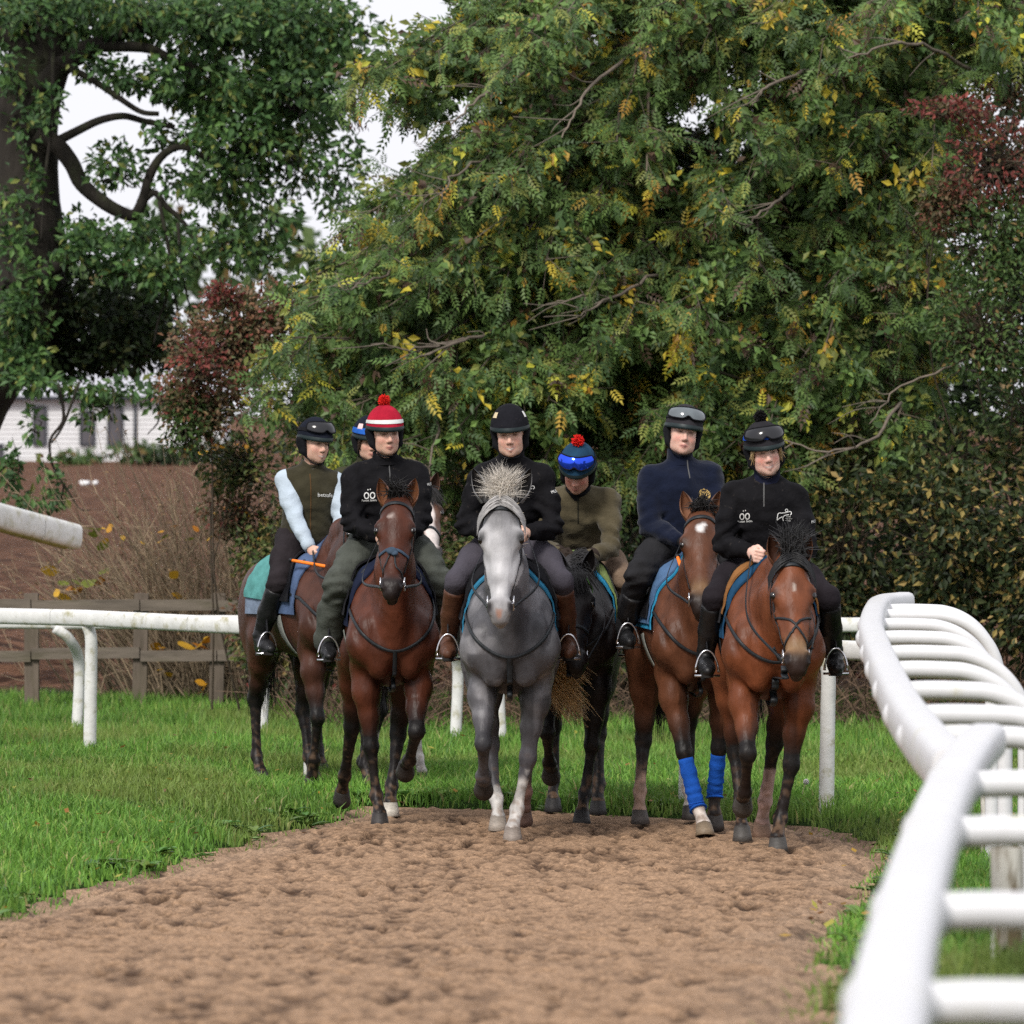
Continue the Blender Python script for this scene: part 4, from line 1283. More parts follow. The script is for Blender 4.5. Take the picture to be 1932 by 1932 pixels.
def outside(x, y):
    """metres outside the track, negative on it"""
    d = np.maximum(xL(y) - x, x - xR(y))
    return np.where(y > TRACK_END, np.maximum(d, (y - TRACK_END)), d)
def ground_z(x, y):
    o = outside(x, y)
    z = gz(y)
    left = sstep(0, 1.2, xL(y) - x) * sstep(14, 20, y) * sstep(48, 40, y)
    z = z + .085 * left + .035 * sstep(0, .25, o)
    z = z - .07 * sstep(.06, -.12, o)
    z = z + .02 * noise2(x * 1.1, y * 1.1, 2) * sstep(0, .4, o) + .012 * noise2(x * 3.5, y * 3.5, 4) * sstep(0, .4, o)
    return z

def ground_material():
    m = bpy.data.materials.new('grass_soil_and_plough'); m.use_nodes = True
    t = m.node_tree; N = t.nodes; L = t.links; b = N['Principled BSDF']
    b.inputs['Roughness'].default_value = .95; b.inputs['Specular IOR Level'].default_value = .1
    geo = N.new('ShaderNodeNewGeometry')
    sep = N.new('ShaderNodeSeparateXYZ'); L.new(geo.outputs['Position'], sep.inputs[0])
    n1 = N.new('ShaderNodeTexNoise'); n1.inputs['Scale'].default_value = 3.0; n1.inputs['Detail'].default_value = 8; n1.inputs['Roughness'].default_value = .7
    L.new(geo.outputs['Position'], n1.inputs['Vector'])
    g = N.new('ShaderNodeValToRGB'); cr = g.color_ramp
    cr.elements[0].position = .3; cr.elements[0].color = (.030, .060, .012, 1); cr.elements[1].position = .7; cr.elements[1].color = (.065, .135, .022, 1)
    L.new(n1.outputs['Fac'], g.inputs[0])
    n2 = N.new('ShaderNodeTexNoise'); n2.inputs['Scale'].default_value = 2.6; n2.inputs['Detail'].default_value = 10; n2.inputs['Roughness'].default_value = .72
    L.new(geo.outputs['Position'], n2.inputs['Vector'])
    p = N.new('ShaderNodeValToRGB'); cr = p.color_ramp
    cr.elements[0].position = .42; cr.elements[0].color = (.060, .029, .018, 1); cr.elements[1].position = .58; cr.elements[1].color = (.25, .13, .080, 1)
    L.new(n2.outputs['Fac'], p.inputs[0])
    mr = N.new('ShaderNodeMapRange'); mr.inputs[1].default_value = 52.5; mr.inputs[2].default_value = 53.5
    L.new(sep.outputs['Y'], mr.inputs[0])
    mx = N.new('ShaderNodeMix'); mx.data_type = 'RGBA'
    L.new(mr.outputs[0], mx.inputs[0]); L.new(g.outputs[0], mx.inputs[6]); L.new(p.outputs[0], mx.inputs[7])
    L.new(mx.outputs[2], b.inputs['Base Color'])
    bp = N.new('ShaderNodeBump'); bp.inputs['Distance'].default_value = .35; L.new(n2.outputs['Fac'], bp.inputs['Height']); L.new(bp.outputs[0], b.inputs['Normal'])
    return m

def graded(lo, a, b, hi, st, k=1.25):
    c = list(np.arange(a, b + 1e-6, st)); s = st; x = b
    while x < hi: s *= k; x += s; c.append(min(x, hi))
    s = st; x = a; pre = []
    while x > lo: s *= k; x -= s; pre.append(max(x, lo))
    return np.array(pre[::-1] + c)
gx = graded(-900, -7.5, 7.5, 900, .26); gy = graded(-60, 6, 60, 2400, .26)
GX, GY = np.meshgrid(gx, gy, indexing='ij')
GZ = ground_z(GX, GY)
# the ploughed ground is rough
pl = sstep(52.5, 55, GY) * sstep(260, 120, GY)
GZ = GZ - .07 * sstep(.34, .02, outside(GX, GY)) * (GY < 37)
GZ = GZ + pl * .10 * noise2(GX * 2.3, GY * 2.3, 12)
g = G(); g.grid(np.stack([GX, GY, GZ], -1))
g.build('ground', ground_material(), None, True, kind='structure')

def sand_material():
    m = bpy.data.materials.new('track_sand'); m.use_nodes = True
    t = m.node_tree; N = t.nodes; L = t.links; b = N['Principled BSDF']
    b.inputs['Roughness'].default_value = .92; b.inputs['Specular IOR Level'].default_value = .15
    a = N.new('ShaderNodeVertexColor'); a.layer_name = 'Col'
    tc = N.new('ShaderNodeTexCoord')
    n1 = N.new('ShaderNodeTexNoise'); n1.inputs['Scale'].default_value = 48; n1.inputs['Detail'].default_value = 6; n1.inputs['Roughness'].default_value = .7
    L.new(tc.outputs['Object'], n1.inputs['Vector'])
    mr = N.new('ShaderNodeMapRange'); mr.inputs[1].default_value = .3; mr.inputs[2].default_value = .7; mr.inputs[3].default_value = .38; mr.inputs[4].default_value = 1.5
    L.new(n1.outputs['Fac'], mr.inputs[0])
    mu = N.new('ShaderNodeMix'); mu.data_type = 'RGBA'; mu.blend_type = 'MULTIPLY'; mu.inputs[0].default_value = 1
    L.new(a.outputs[0], mu.inputs[6]); L.new(mr.outputs[0], mu.inputs[7]); L.new(mu.outputs[2], b.inputs['Base Color'])
    n2 = N.new('ShaderNodeTexNoise'); n2.inputs['Scale'].default_value = 70; n2.inputs['Detail'].default_value = 6
    L.new(tc.outputs['Object'], n2.inputs['Vector'])
    bp = N.new('ShaderNodeBump'); bp.inputs['Distance'].default_value = .012; L.new(n2.outputs['Fac'], bp.inputs['Height']); L.new(bp.outputs[0], b.inputs['Normal'])
    return m
ys = np.concatenate([np.arange(5, 13.5, .25), np.arange(13.5, TRACK_END, .043)]); nj = 180
tt = np.linspace(0, 1, nj)
TX = xL(ys)[:, None] * (1 - tt) + xR(ys)[:, None] * tt
TY = np.repeat(ys[:, None], nj, 1)
ed = np.minimum(tt, 1 - tt)[None] * (xR(ys) - xL(ys))[:, None]
big = noise2(TX * 2.2, TY * 1.6, 21); md = noise2(TX * 6, TY * 3.5, 22); sm = noise2(TX * 19, TY * 8, 23); fi = noise2(TX * 38, TY * 13, 24)
clod = np.abs(noise2(TX * 10 + 3, TY * 5, 25)); pit = sstep(.26, .62, noise2(TX * 17, TY * 6.5, 26)) * sstep(-.5, .3, noise2(TX * 3, TY * 2, 27))
harrow = noise2(TX * 11 + .6 * TY, TY * .5, 28)
h = .012 * big + .006 * md + .007 * sm + .013 * fi + .006 * harrow - .036 * pit
h = h * sstep(-.1, .2, ed)
TZ = gz(TY) + h + .0
eb_ = sstep(0, .28, ed)
TZ = (ground_z(TX, TY) + .012 + .5 * h) * (1 - eb_) + TZ * eb_
dry = np.array([.345, .220, .135]); wet_pit_shade = np.array([.060, .034, .020])
dark_f = np.clip(.27 - .14 * md - .40 * sm - .75 * fi + 1.1 * pit + .18 * big - .20 * harrow, 0, 1)  # pits and hollows get painted shade, blended with the damp clod colour
tc_ = dry * (1 - dark_f[..., None]) + wet_pit_shade * dark_f[..., None]
pale = sstep(.55, .1, ed + .15 * big)
tc_ = tc_ * (1 - .35 * pale[..., None]) + np.array([.36, .26, .185]) * (.35 * pale[..., None])
g = G(); g.grid(np.stack([TX, TY, TZ], -1)[:, ::-1], col=tc_[:, ::-1])
g.build('track', sand_material(), None, True, kind='structure')

# ------------------------------------------------------------------ grass
M_GRASS = M('grass_blades', attr=True, rough=.55, vary=.15, vscale=3, spec=.3, trans=.3)
def grass(n, ylo, yhi, hmin, hmax, seg, name, wmul=1., outer=0.):
    r = RNG
    y = ylo + (yhi - ylo) * r.random(n * 2) ** 1.0
    x = (r.random(n * 2) * 2 - 1) * (1040 / F * y)
    if outer: x = np.sign(r.random(n * 2) - .5) * (1040 / F * y + outer * r.random(n * 2))
    o = outside(x, y)
    keep = (o > -.34 + .42 * r.random(n * 2) ** .30)
    pch = noise2(x * 1.3, y * 1.3, 31)
    keep &= r.random(n * 2) < (.75 + .35 * pch)
    x = x[keep][:n]; y = y[keep][:n]; n = len(x); o = outside(x, y)
    z = ground_z(x, y) - .01
    tuf = noise2(x * 2.0, y * 2.0, 33)
    ht = (hmin + (hmax - hmin) * r.random(n)) * (1 + .55 * np.clip(tuf, -.5, 1)) * (.7 + .3 * sstep(0, .35, o))
    yawa = r.random(n) * 2 * np.pi; lean = np.abs(r.normal(0, .42, n)) * ht * 1.1 + ht * .15
    wd = (.0032 + .003 * r.random(n)) * wmul
    dx, dy = np.cos(yawa), np.sin(yawa)
    # one side faces near the lens or across, at random
    pa = r.random(n) * np.pi; ax, ay = np.cos(pa), np.sin(pa) * .5
    base = np.stack([x, y, z], 1)
    S_ = np.stack([ax, ay, np.zeros(n)], 1) * wd[:, None]
    mid = base + np.stack([dx * lean * .3, dy * lean * .3, ht * .62], 1)
    tip = base + np.stack([dx * lean, dy * lean, ht * (1 - .25 * (lean / (ht + 1e-6)).clip(0, 1.5) ** 2)], 1)
    pal = np.array([[.115, .25, .034], [.16, .32, .05], [.075, .175, .028], [.23, .34, .065], [.32, .31, .12]])
    ci = r.choice(5, n, p=[.38, .26, .22, .10, .04])
    col = pal[ci] * (.8 + .4 * r.random(n))[:, None] * (1 + .25 * noise2(x * .8, y * .8, 35))[:, None]
    wn = sstep(.1, .6, noise2(x * .9 + 4, y * .6, 36)) * .6
    col = col * (1 - wn[:, None]) + np.array([.20, .24, .06]) * (.7 + .5 * r.random(n))[:, None] * wn[:, None]
    if seg == 2:
        V = np.stack([base - S_, base + S_, mid - S_ * .8, mid + S_ * .8, tip], 1).reshape(-1, 3)
        b = np.arange(n)[:, None] * 5
        q = b + np.array([[0, 1, 3, 2]]); t = b + np.array([[2, 3, 4]])
        fs = [q, t]; col = np.repeat(col, 5, 0)
    else:
        V = np.stack([base - S_, base + S_, tip], 1).reshape(-1, 3)
        fs = [np.arange(n)[:, None] * 3 + np.array([[0, 1, 2]])]; col = np.repeat(col, 3, 0)
    return mk(name, V, fs, M_GRASS, None, col, False, kind='stuff', label='fresh green grass blades growing beside the sand track', cat='grass')
grass(80000, 20.0, 34.0, .05, .12, 2, 'grass')
grass(18000, 22.0, 46.0, .05, .12, 1, 'grass', 1.7, 2.2)
grass(14000, 10.0, 22.0, .05, .12, 1, 'grass', 1.5, 1.8)
grass(20000, 12.0, 20.0, .06, .13, 2, 'grass')
grass(60000, 34.0, 40.0, .05, .12, 2, 'grass')
grass(70000, 40.0, 52.0, .05, .13, 1, 'grass', 1.5)

# fallen leaves on the verge
fl = np.random.default_rng(17); n = 420
fy_ = fl.uniform(21, 44, n); fx_ = fl.uniform(-1, 1, n) * 1000 / F * fy_
kp = outside(fx_, fy_) > -.3; fx_, fy_ = fx_[kp], fy_[kp]; n = len(fx_)
c = np.stack([fx_, fy_, np.where(outside(fx_, fy_) > 0, ground_z(fx_, fy_) + .06, gz(fy_) + .03)], 1)
a = fl.uniform(0, 6.28, n); d = np.stack([np.cos(a), np.sin(a), fl.normal(0, .3, n)], 1); s_ = np.stack([-np.sin(a), np.cos(a), fl.normal(0, .3, n)], 1); L_ = fl.uniform(.025, .06, n)[:, None]
V = np.stack([c, c + d * L_ * .5 + s_ * L_ * .35, c + d * L_, c + d * L_ * .5 - s_ * L_ * .35], 1).reshape(-1, 3)
pc = np.array([[.42, .26, .04], [.30, .14, .04], [.16, .08, .04], [.35, .33, .06]])[fl.integers(0, 4, n)]
mk('fallen_leaves', V, [np.arange(n)[:, None] * 4 + np.array([[0, 1, 2, 3]])], M_GRASS, None, np.repeat(pc, 4, 0), False, kind='stuff', label='scattered yellow and brown fallen leaves on the verge', cat='leaves')
# broad weed leaves along the edge of the sand
M_WEED = M('weed_leaves', attr=True, rough=.45, vary=.15, vscale=30, spec=.35, trans=.25)
g = G(); rn = random.Random(11)
spots = []
for _ in range(70):
    y = rn.uniform(33.5, 35.4); spots.append((float(np.interp(y, RY, RX)) + rn.uniform(-.05, .35) if rn.random() < .5 else rn.uniform(-.9, 1.6), y + .15))
for _ in range(46):
    y = rn.uniform(17, 31); spots.append((float(xR(y)) + rn.uniform(-.04, .30), y))
for _ in range(34):
    y = rn.uniform(22, 33); spots.append((float(xL(y)) - rn.uniform(-.03, .25), y))
for (x, y) in spots:
    if outside(np.array(x), np.array(y)) < -.02: continue
    z = float(ground_z(np.array(x), np.array(y)))
    for k in range(rn.randint(4, 9)):
        a = rn.uniform(0, 6.28); L_ = rn.uniform(.05, .13); w_ = L_ * rn.uniform(.22, .38); lift = rn.uniform(.25, .9)
        d = np.array([math.cos(a), math.sin(a), 0]); s = np.array([-d[1], d[0], 0])
        t = np.linspace(0, 1, 5); ww = np.sin(np.pi * (t * .9 + .08)) * w_
        cen = np.array([x, y, z]) + d * (t * L_)[:, None] + np.array([0, 0, 1]) * (lift * L_ * t * (1.2 - .8 * t) + .005)[:, None]
        VV = np.stack([cen - s * ww[:, None] + np.array([0, 0, .006]), cen, cen + s * ww[:, None] + np.array([0, 0, .006])], 1)
        g.grid(VV, col=np.array([.085, .18, .032]) * rn.uniform(.7, 1.4) * np.array([rn.uniform(.8, 1.5), 1, 1]))
g.build('weeds', M_WEED, None, True, kind='stuff', label='low broad leaved weeds along the edge of the sand', cat='weeds')

# ------------------------------------------------------------------ white running rails
M_RAIL = M('white_rail_plastic', (.66, .66, .67), rough=.38, vary=.05, vscale=5, second=(.50, .48, .34), s_scale=5, s_lo=.60, s_hi=.78, bump=.002, bscale=15, spec=.45)
M_RAILOLD = M('weathered_rail_plastic', (.66, .66, .64), rough=.5, vary=.10, vscale=12, second=(.33, .31, .17), s_scale=9, s_lo=.52, s_hi=.70, bump=.002, bscale=40)
M_MOULD = M('rail_mould', (.25, .23, .07), rough=.8, vary=.3, vscale=20)
def rail_profile(P, w_, h_, name, mat, parent, n=14):
    """rounded rail of oval section along P"""
    P = np.asarray(P, float); T = np.gradient(P, axis=0); T /= np.linalg.norm(T, axis=1)[:, None]
    up = np.array([0, 0, 1.]); S_ = np.cross(T, up); S_ /= np.linalg.norm(S_, axis=1)[:, None]; U_ = np.cross(S_, T)
    th = np.linspace(0, 2 * np.pi, n, endpoint=False)
    c = np.sign(np.cos(th)) * np.abs(np.cos(th)) ** .55 * w_ / 2; s = np.sign(np.sin(th)) * np.abs(np.sin(th)) ** .55 * h_ / 2
    V = P[:, None] + S_[:, None] * c[None, :, None] + U_[:, None] * s[None, :, None]
    g = G(); g.grid(V, closed_v=True)
    g.add(V[0], None, [[0, j, j + 1] for j in range(1, n - 1)]); g.add(V[-1], None, [[0, j + 1, j] for j in range(1, n - 1)])
    return g.build(name, mat, parent)

# --- the rail beside the track on the right, running towards the camera
root = empty('running_rail', (1.3, 17, float(gz(17))), 0, 'thick blurred white plastic rail with bent arms beside the sand track', 'rail')
def loc(o, V): return np.asarray(V, float) - np.array(o.location)
rail_px = [(1790, 2360, .86), (1668, 2060, .88), (1678, 1900, .90), (1722, 1702, .93), (1766, 1560, .96), (1800, 1480, .98), (1838, 1420, .99), (1860, 1398, 1.0)]
rail_px2 = [(1800, 1462, 1.02), (1752, 1408, 1.025), (1706, 1345, 1.03), (1672, 1275, 1.05), (1652, 1225, 1.07), (1644, 1190, 1.08), (1660, 1150, 1.10), (1706, 1141, 1.11)]
rp = []
for (x, y, D) in rail_px:
    d = F * D / (y - HOR); rp.append([(x - 966) / F * d, d, CAMZ - D])
rp = np.array(rp)
rp2 = np.array([[(x - 966) / F * (F * D / (y - HOR)), F * D / (y - HOR), CAMZ - D] for (x, y, D) in rail_px2])
Pc = loc(root, np.vstack([spline(rp, 90), spline(rp2, 90)]))
cuts = [0, 16, 31, 47, 62, 76, 89, 90, 104, 119, 134, 150, 165, 179]
for a, b in zip(cuts[:-1], cuts[1:]):
    if b - a < 2: continue
    seg = Pc[a:b + 1].copy(); e = (seg[-1] - seg[0]) / np.linalg.norm(seg[-1] - seg[0]) * .004
    seg[0] += e; seg[-1] -= e
    rail_profile(seg, .125, .11 if a < 90 else .15, 'rail_section', M_RAIL, root)
Pw = Pc + np.array(root.location)
rung_y = [1150, 1162, 1179, 1203, 1230, 1262, 1304, 1345, 1389, 1477, 1568, 1716, 1888, 2080]
rows = HOR + F / Pw[:, 1] * (CAMZ - Pw[:, 2])
for i, ry in enumerate(rung_y):
    k = int(np.argmin(np.abs(rows - ry))); p = Pw[k] + np.array([.0, 0, -.005])
    g = G(); th = np.linspace(0, np.pi * 2, 13)
    # collar where the arm clips to the rail
    gz_ = float(gz(p[1])) - .05
    hl = .30 + .03 * math.sin(i * 2.1); rr = .34
    pts = [p + np.array([.03, 0, 0]), p + np.array([hl * .5, 0, .004]), p + np.array([hl, 0, 0])]
    for a in np.linspace(10, 90, 8) * D2R: pts.append(p + np.array([hl + rr * math.sin(a), .0, -rr * (1 - math.cos(a))]))
    pts.append(np.array([p[0] + hl + rr, p[1], (p[2] - rr + gz_) / 2])); pts.append(np.array([p[0] + hl + rr, p[1], gz_]))
    g.tube(spline(loc(root, pts), 40), .036, 12); leg = g.build('leg', M_RAIL, root)
    g = G(); g.ellipsoid(loc(root, p), (.078, .10, .068), 16, 10); g.build('rail_clip', M_RAIL, root)
# old wooden posts under it
for (px, py0, py1, w_) in ((1868, 1476, 1640, .10), (1900, 1600, 1850, .105)):
    d = gd(py1, 8, 60); b = at(px, py1, d); tp = at(px, py0, d)
    po = empty('timber_post', tuple(b), 0, 'short weathered post with peeling white paint under the blurred rail' if px < 1890 else 'thicker flaking white post standing in grass under the blurred rail', 'post')
    g = G(); hh = tp[2] - b[2]
    n = 14; th = np.linspace(0, 2 * np.pi, n, endpoint=False)
    rg = [np.stack([np.cos(th) * w_ / 2 * (1 + .06 * np.sin(3 * th + z * 9)), np.sin(th) * w_ / 2, np.full(n, z)], -1) for z in np.linspace(-.1, hh, 8)]
    g.grid(np.array(rg), closed_v=True); g.add(rg[-1], None, [[0, j, j + 1] for j in range(1, n - 1)])
    g.build('shaft', M('peeling_post_paint', (.60, .58, .52), rough=.8, vary=.2, vscale=9, second=(.16, .12, .065), s_scale=12, s_lo=.44, s_hi=.56, bump=.004, bscale=40, stretch=(1, 1, .18)), po)

# --- near rail end hanging into the picture on the left
d0 = 23.6
ea, eb = at(-420, 862, 21.6), at(140, 1013, 24.0)
root = empty('running_rail', (ea[0], ea[1], float(gz(21.6))), 0, 'mouldy white rail ending in mid air above the ploughed field', 'rail')
Pl = np.linspace(ea, eb, 30)
for k, (a, b) in enumerate(((0, 15), (15, 25), (25, 29))):
    seg = loc(root, Pl[a:b + 1]).copy(); e = (seg[-1] - seg[0]) / np.linalg.norm(seg[-1] - seg[0]) * .004; seg[0] += e; seg[-1] -= e
    rail_profile(seg, .085, .112, 'rail_section', M_RAILOLD, root, 20)
g = G(); sg = loc(root, Pl[:-1]) - np.array([0, 0, .040]); g.tube(sg, .026, 8); g.build('mould_strip', M_MOULD, root)
for t in (.05, .3):
    p = loc(root, ea + (eb - ea) * t)
    g = G(); g.tube([p + np.array([0, 0, -.05]), np.array([p[0] - .02, p[1], -.1])], .035, 12); g.build('leg', M_RAILOLD, root)

# --- two rails crossing behind the horses
def far_rail(label, ends, top, posts, curved, mat, joints):
    a = np.array([ends[0][0], ends[0][1], 0.]); b = np.array([ends[1][0], ends[1][1], 0.])
    root = empty('running_rail', (a[0], a[1], float(gz(a[1]))), 0, label, 'rail')
    n = 60; P = np.linspace(a, b, n); P[:, 2] = np.interp(P[:, 0], [t[0] for t in top], [t[1] for t in top])
    P = loc(root, P)
    js = [0] + [int(np.argmin(np.abs(P[:, 0] + a[0] - j))) for j in joints] + [n - 1]
    for i, j in zip(js[:-1], js[1:]):
        if j - i < 2: continue
        seg = P[i:j + 1].copy(); e = (seg[-1] - seg[0]) / np.linalg.norm(seg[-1] - seg[0]) * .004; seg[0] += e; seg[-1] -= e
        rail_profile(seg, .10, .118, 'rail_section', mat, root)
    for (px, py, sh_) in posts:
        d = gd(py, 25, 60); base = at(px, py, d)
        k = int(np.argmin(np.abs(P[:, 0] + a[0] - base[0]))); tp = P[k] + np.array(root.location) - np.array([0, 0, .05]); tp[0] = base[0]
        base[2] = float(ground_z(np.array(base[0]), np.array(base[1]))) - .05
        base[1] = tp[1] + (0.02 if not curved else .25)
        if curved:
            pts = [tp + np.array([-.16 * sh_, -.0, 0]), tp + np.array([-.04 * sh_, .05, -.10]), np.array([base[0] + .02 * sh_, base[1], tp[2] - .32]), np.array([base[0], base[1], base[2]])]
        else:
            pts = [tp + np.array([-.015, .0, 0]), tp + np.array([.012 * sh_, .0, -.10]), np.array([base[0] + .01, base[1], tp[2] - .35]), base]
        g = G(); g.tube(spline(loc(root, pts), 20), np.linspace(.042, .047, 20), 12); g.build('leg', M_RAILOLD, root)
    return root
yl, yr = 39.2, 32.9
far_rail('long white rail on straight legs behind the walking horses', ((-4.6, 41.0), (2.40, 32.3)),
         [(-4.6, CAMZ + (HOR - 1158) / F * 41.0), (-3.1, CAMZ + (HOR - 1166) / F * 39.1), (-2.0, CAMZ + (HOR - 1180) / F * 37.7), (1.95, CAMZ + (HOR - 1227) / F * 32.8), (2.40, CAMZ + (HOR - 1231) / F * 32.3)],
         [(168, 1460, 1), (588, 1482, 1), (1284, 1516, 1), (1558, 1548, 1)], False, M_RAILOLD, [-3.35, -2.2, -.9, .4, 2.28])
far_rail('second white rail on curved legs in front of the hedge', ((-5.0, 45.2), (3.6, 42.6)),
         [(-5.0, CAMZ + (HOR - 1172) / F * 45.2), (3.6, CAMZ + (HOR - 1180) / F * 42.6)],
         [(132, 1398, 1), (482, 1408, 1), (855, 1420, 1), (945, 1416, -1)], True, M_RAILOLD, [-3, -1, 1])

# --- wooden fence at the edge of the field
M_TIMBER = M('grey_fence_timber', (.125, .10, .078), rough=.9, vary=.3, vscale=12, second=(.09, .075, .05), s_scale=8, s_lo=.5, s_hi=.7, bump=.006, bscale=30, stretch=(1, 1, .2))
M_TIMBERH = M('grey_rail_timber', (.15, .125, .10), rough=.9, vary=.3, vscale=12, second=(.09, .08, .05), s_scale=8, s_lo=.5, s_hi=.7, bump=.006, bscale=30, stretch=(.2, 1, 1))
fy = 50.0
root = empty('wooden_fence', (-3.5, fy, float(gz(fy))), 0, 'weathered grey post and rail fence along the ploughed field', 'fence')
fz = float(gz(fy))
for px in (-150, 60, 265, 410, 560, 700):
    x = (px - 966) / F * fy; zb = float(ground_z(np.array(x), np.array(fy))) - .1
    g = G(); g.box((x + 3.5, 0, (zb - fz + 1.06) / 2), (.13, .11, 1.06 - (zb - fz)), R=Ry(.02 * math.sin(px))); g.build('post', M_TIMBER, root, False)
for i, px in enumerate((-150, 60, 265, 410, 560)):
    x0 = (px - 966) / F * fy; x1 = ((60, 265, 410, 560, 700)[i] - 966) / F * fy
    for zz in (.96, .50):
        g = G(); g.box(((x0 + x1) / 2 + 3.5, -.075, zz + .015 * math.sin(px + zz * 9)), (x1 - x0 - .01, .04, .10), R=Ry(.012 * math.sin(px * 3 + zz))); g.build('rail', M_TIMBERH, root, False)

# ------------------------------------------------------------------ white house across the field
M_BOARD = M('white_weatherboard', (.62, .62, .63), rough=.6, vary=.05, vscale=3, bump=.003, bscale=20)
M_ROOF = M('pale_grey_roof', (.42, .42, .46), rough=.6, vary=.1, vscale=4)
M_WFRAME = M('grey_window_frame', (.025, .030, .040), rough=.5)
M_GLASS = M('window_glass', (.085, .080, .090), rough=.12, spec=.4, vary=.2, vscale=1.2)
hy = 198.0; hs_ = F / hy
hz = float(gz(hy))
root = empty('house', ((0 - 966) / hs_, hy, hz), 0, 'long low white weatherboarded house beyond the ploughed field', 'house')
X0, X1 = (-420 - 966) / hs_ - root.location.x, (420 - 966) / hs_ - root.location.x
wallh = 2.42
g = G(); g.box(((X0 + X1) / 2, 2.6, wallh / 2), (X1 - X0 - .02, 5.0, wallh)); wall = g.build('wall', M_BOARD, root, False)
nb = 14
for i in range(nb):
    z0 = wallh / nb * i
    g = G(); xa, xb = X0, X1; h_ = wallh / nb
    V = np.array([[xa, .06, z0], [xb, .06, z0], [xb, .085, z0 + h_], [xa, .085, z0 + h_], [xa, .10, z0], [xb, .10, z0], [xb, .10, z0 + h_], [xa, .10, z0 + h_]])
    V[:2, 1] = .045
    g.add(V, [[0, 1, 2, 3], [5, 4, 7, 6], [0, 4, 5, 1], [3, 2, 6, 7], [0, 3, 7, 4], [1, 5, 6, 2]]); g.build('plank', M_BOARD, wall, False)
g = G(); V = np.array([[X0 - .3, -.25, wallh - .02], [X1 + .3, -.25, wallh - .02], [X1 + .3, 2.7, wallh + 1.15], [X0 - .3, 2.7, wallh + 1.15], [X1 + .3, 5.5, wallh - .02], [X0 - .3, 5.5, wallh - .02]])
V2 = V - np.array([0, 0, .12]); g.add(np.vstack([V, V2]), [[0, 1, 2, 3], [3, 2, 4, 5], [7, 6, 9, 8], [8, 9, 11, 10], [0, 6, 7, 1], [5, 4, 10, 11], [1, 7, 8, 2], [2, 8, 10, 4], [0, 3, 9, 6], [3, 5, 11, 9]])
roof = g.build('roof', M_ROOF, root, False)
g = G(); g.box(((X0 + X1) / 2, -.29, wallh - .09), (X1 - X0 + .6, .06, .13)); g.build('gutter', M_WFRAME, roof, False)
def hx_(px): return (px - 966) / hs_ - root.location.x
def hzr(py): return CAMZ + (HOR - py) / hs_ - hz
for (xa, xb, ya, yb) in ((61, 88, 766, 840), (150, 179, 775, 840), (202, 232, 765, 841), (-90, -60, 766, 840), (-14, 6, 838, 872)):
    a, b, c_, d_ = hx_(xa), hx_(xb), max(hzr(yb), .05), hzr(ya)
    wn = empty('window', ((a + b) / 2, 0, (c_ + d_) / 2)); wn.parent = root
    W_, H_ = b - a, d_ - c_
    g = G()
    for (cx, cz_, sx_, sz_) in ((-W_ / 2 + .03, 0, .06, H_), (W_ / 2 - .03, 0, .06, H_), (0, H_ / 2 - .03, W_ - .12, .06), (0, -H_ / 2 + .03, W_ - .12, .06)):
        g.box((cx, .0, cz_), (sx_, .10, sz_))
    g.build('frame', M_WFRAME, wn, False)
    g = G(); g.box((0, .02, 0), (W_ - .12, .03, H_ - .12)); g.build('pane', M_GLASS, wn, False)
g = G(); g.tube([(hx_(255), .0, .1), (hx_(255), .0, wallh - .1)], .06, 8); g.build('downpipe', M_WFRAME, root)
# ------------------------------------------------------------------ trees, hedge and shrubs
M_LEAF = M('tree_leaves', attr=True, rough=.5, vary=.12, vscale=8, spec=.3, trans=.28)
M_BARK = M('dark_bark', (.024, .020, .016), rough=.95, vary=.3, vscale=10, second=(.028, .034, .014), s_scale=5, s_lo=.5, s_hi=.7, bump=.03, bscale=14, stretch=(1, 1, .35))
M_TWIG = M('ash_twigs', attr=True, rough=.85, vary=.25, vscale=20)
def unit(a): return a / (np.linalg.norm(a, axis=-1, keepdims=True) + 1e-9)
def leafquads(c, d, n, L, W):
    """rhombic leaves: base point, direction, normal"""
    d = unit(d); s = unit(np.cross(d, n)); nn = np.cross(s, d)
    L = np.broadcast_to(L, len(c))[:, None]; W = np.broadcast_to(W, len(c))[:, None]
    return np.stack([c, c + d * L * .45 + s * W * .5 + nn * W * .12, c + d * L - nn * L * .12, c + d * L * .45 - s * W * .5 + nn * W * .12], 1).reshape(-1, 3)
def leaftris(c, d, n, L, W):
    """narrow leaflets as single pointed faces"""
    d = unit(d); s = unit(np.cross(d, n)); nn = np.cross(s, d)
    L = np.broadcast_to(L, len(c))[:, None]; W = np.broadcast_to(W, len(c))[:, None]
    return np.stack([c + d * L * .16 + s * W * .56, c + d * L * .24 - s * W * .56, c + d * L * 1.06 - nn * L * .12], 1).reshape(-1, 3)
def tris_n(n): return np.arange(n)[:, None] * 3 + np.array([[0, 1, 2]])
def quads_n(n): return np.arange(n)[:, None] * 4 + np.array([[0, 1, 2, 3]])
def pick(pal, p, n, r):
    return np.asarray(pal)[r.choice(len(pal), n, p=np.asarray(p) / np.sum(p))]

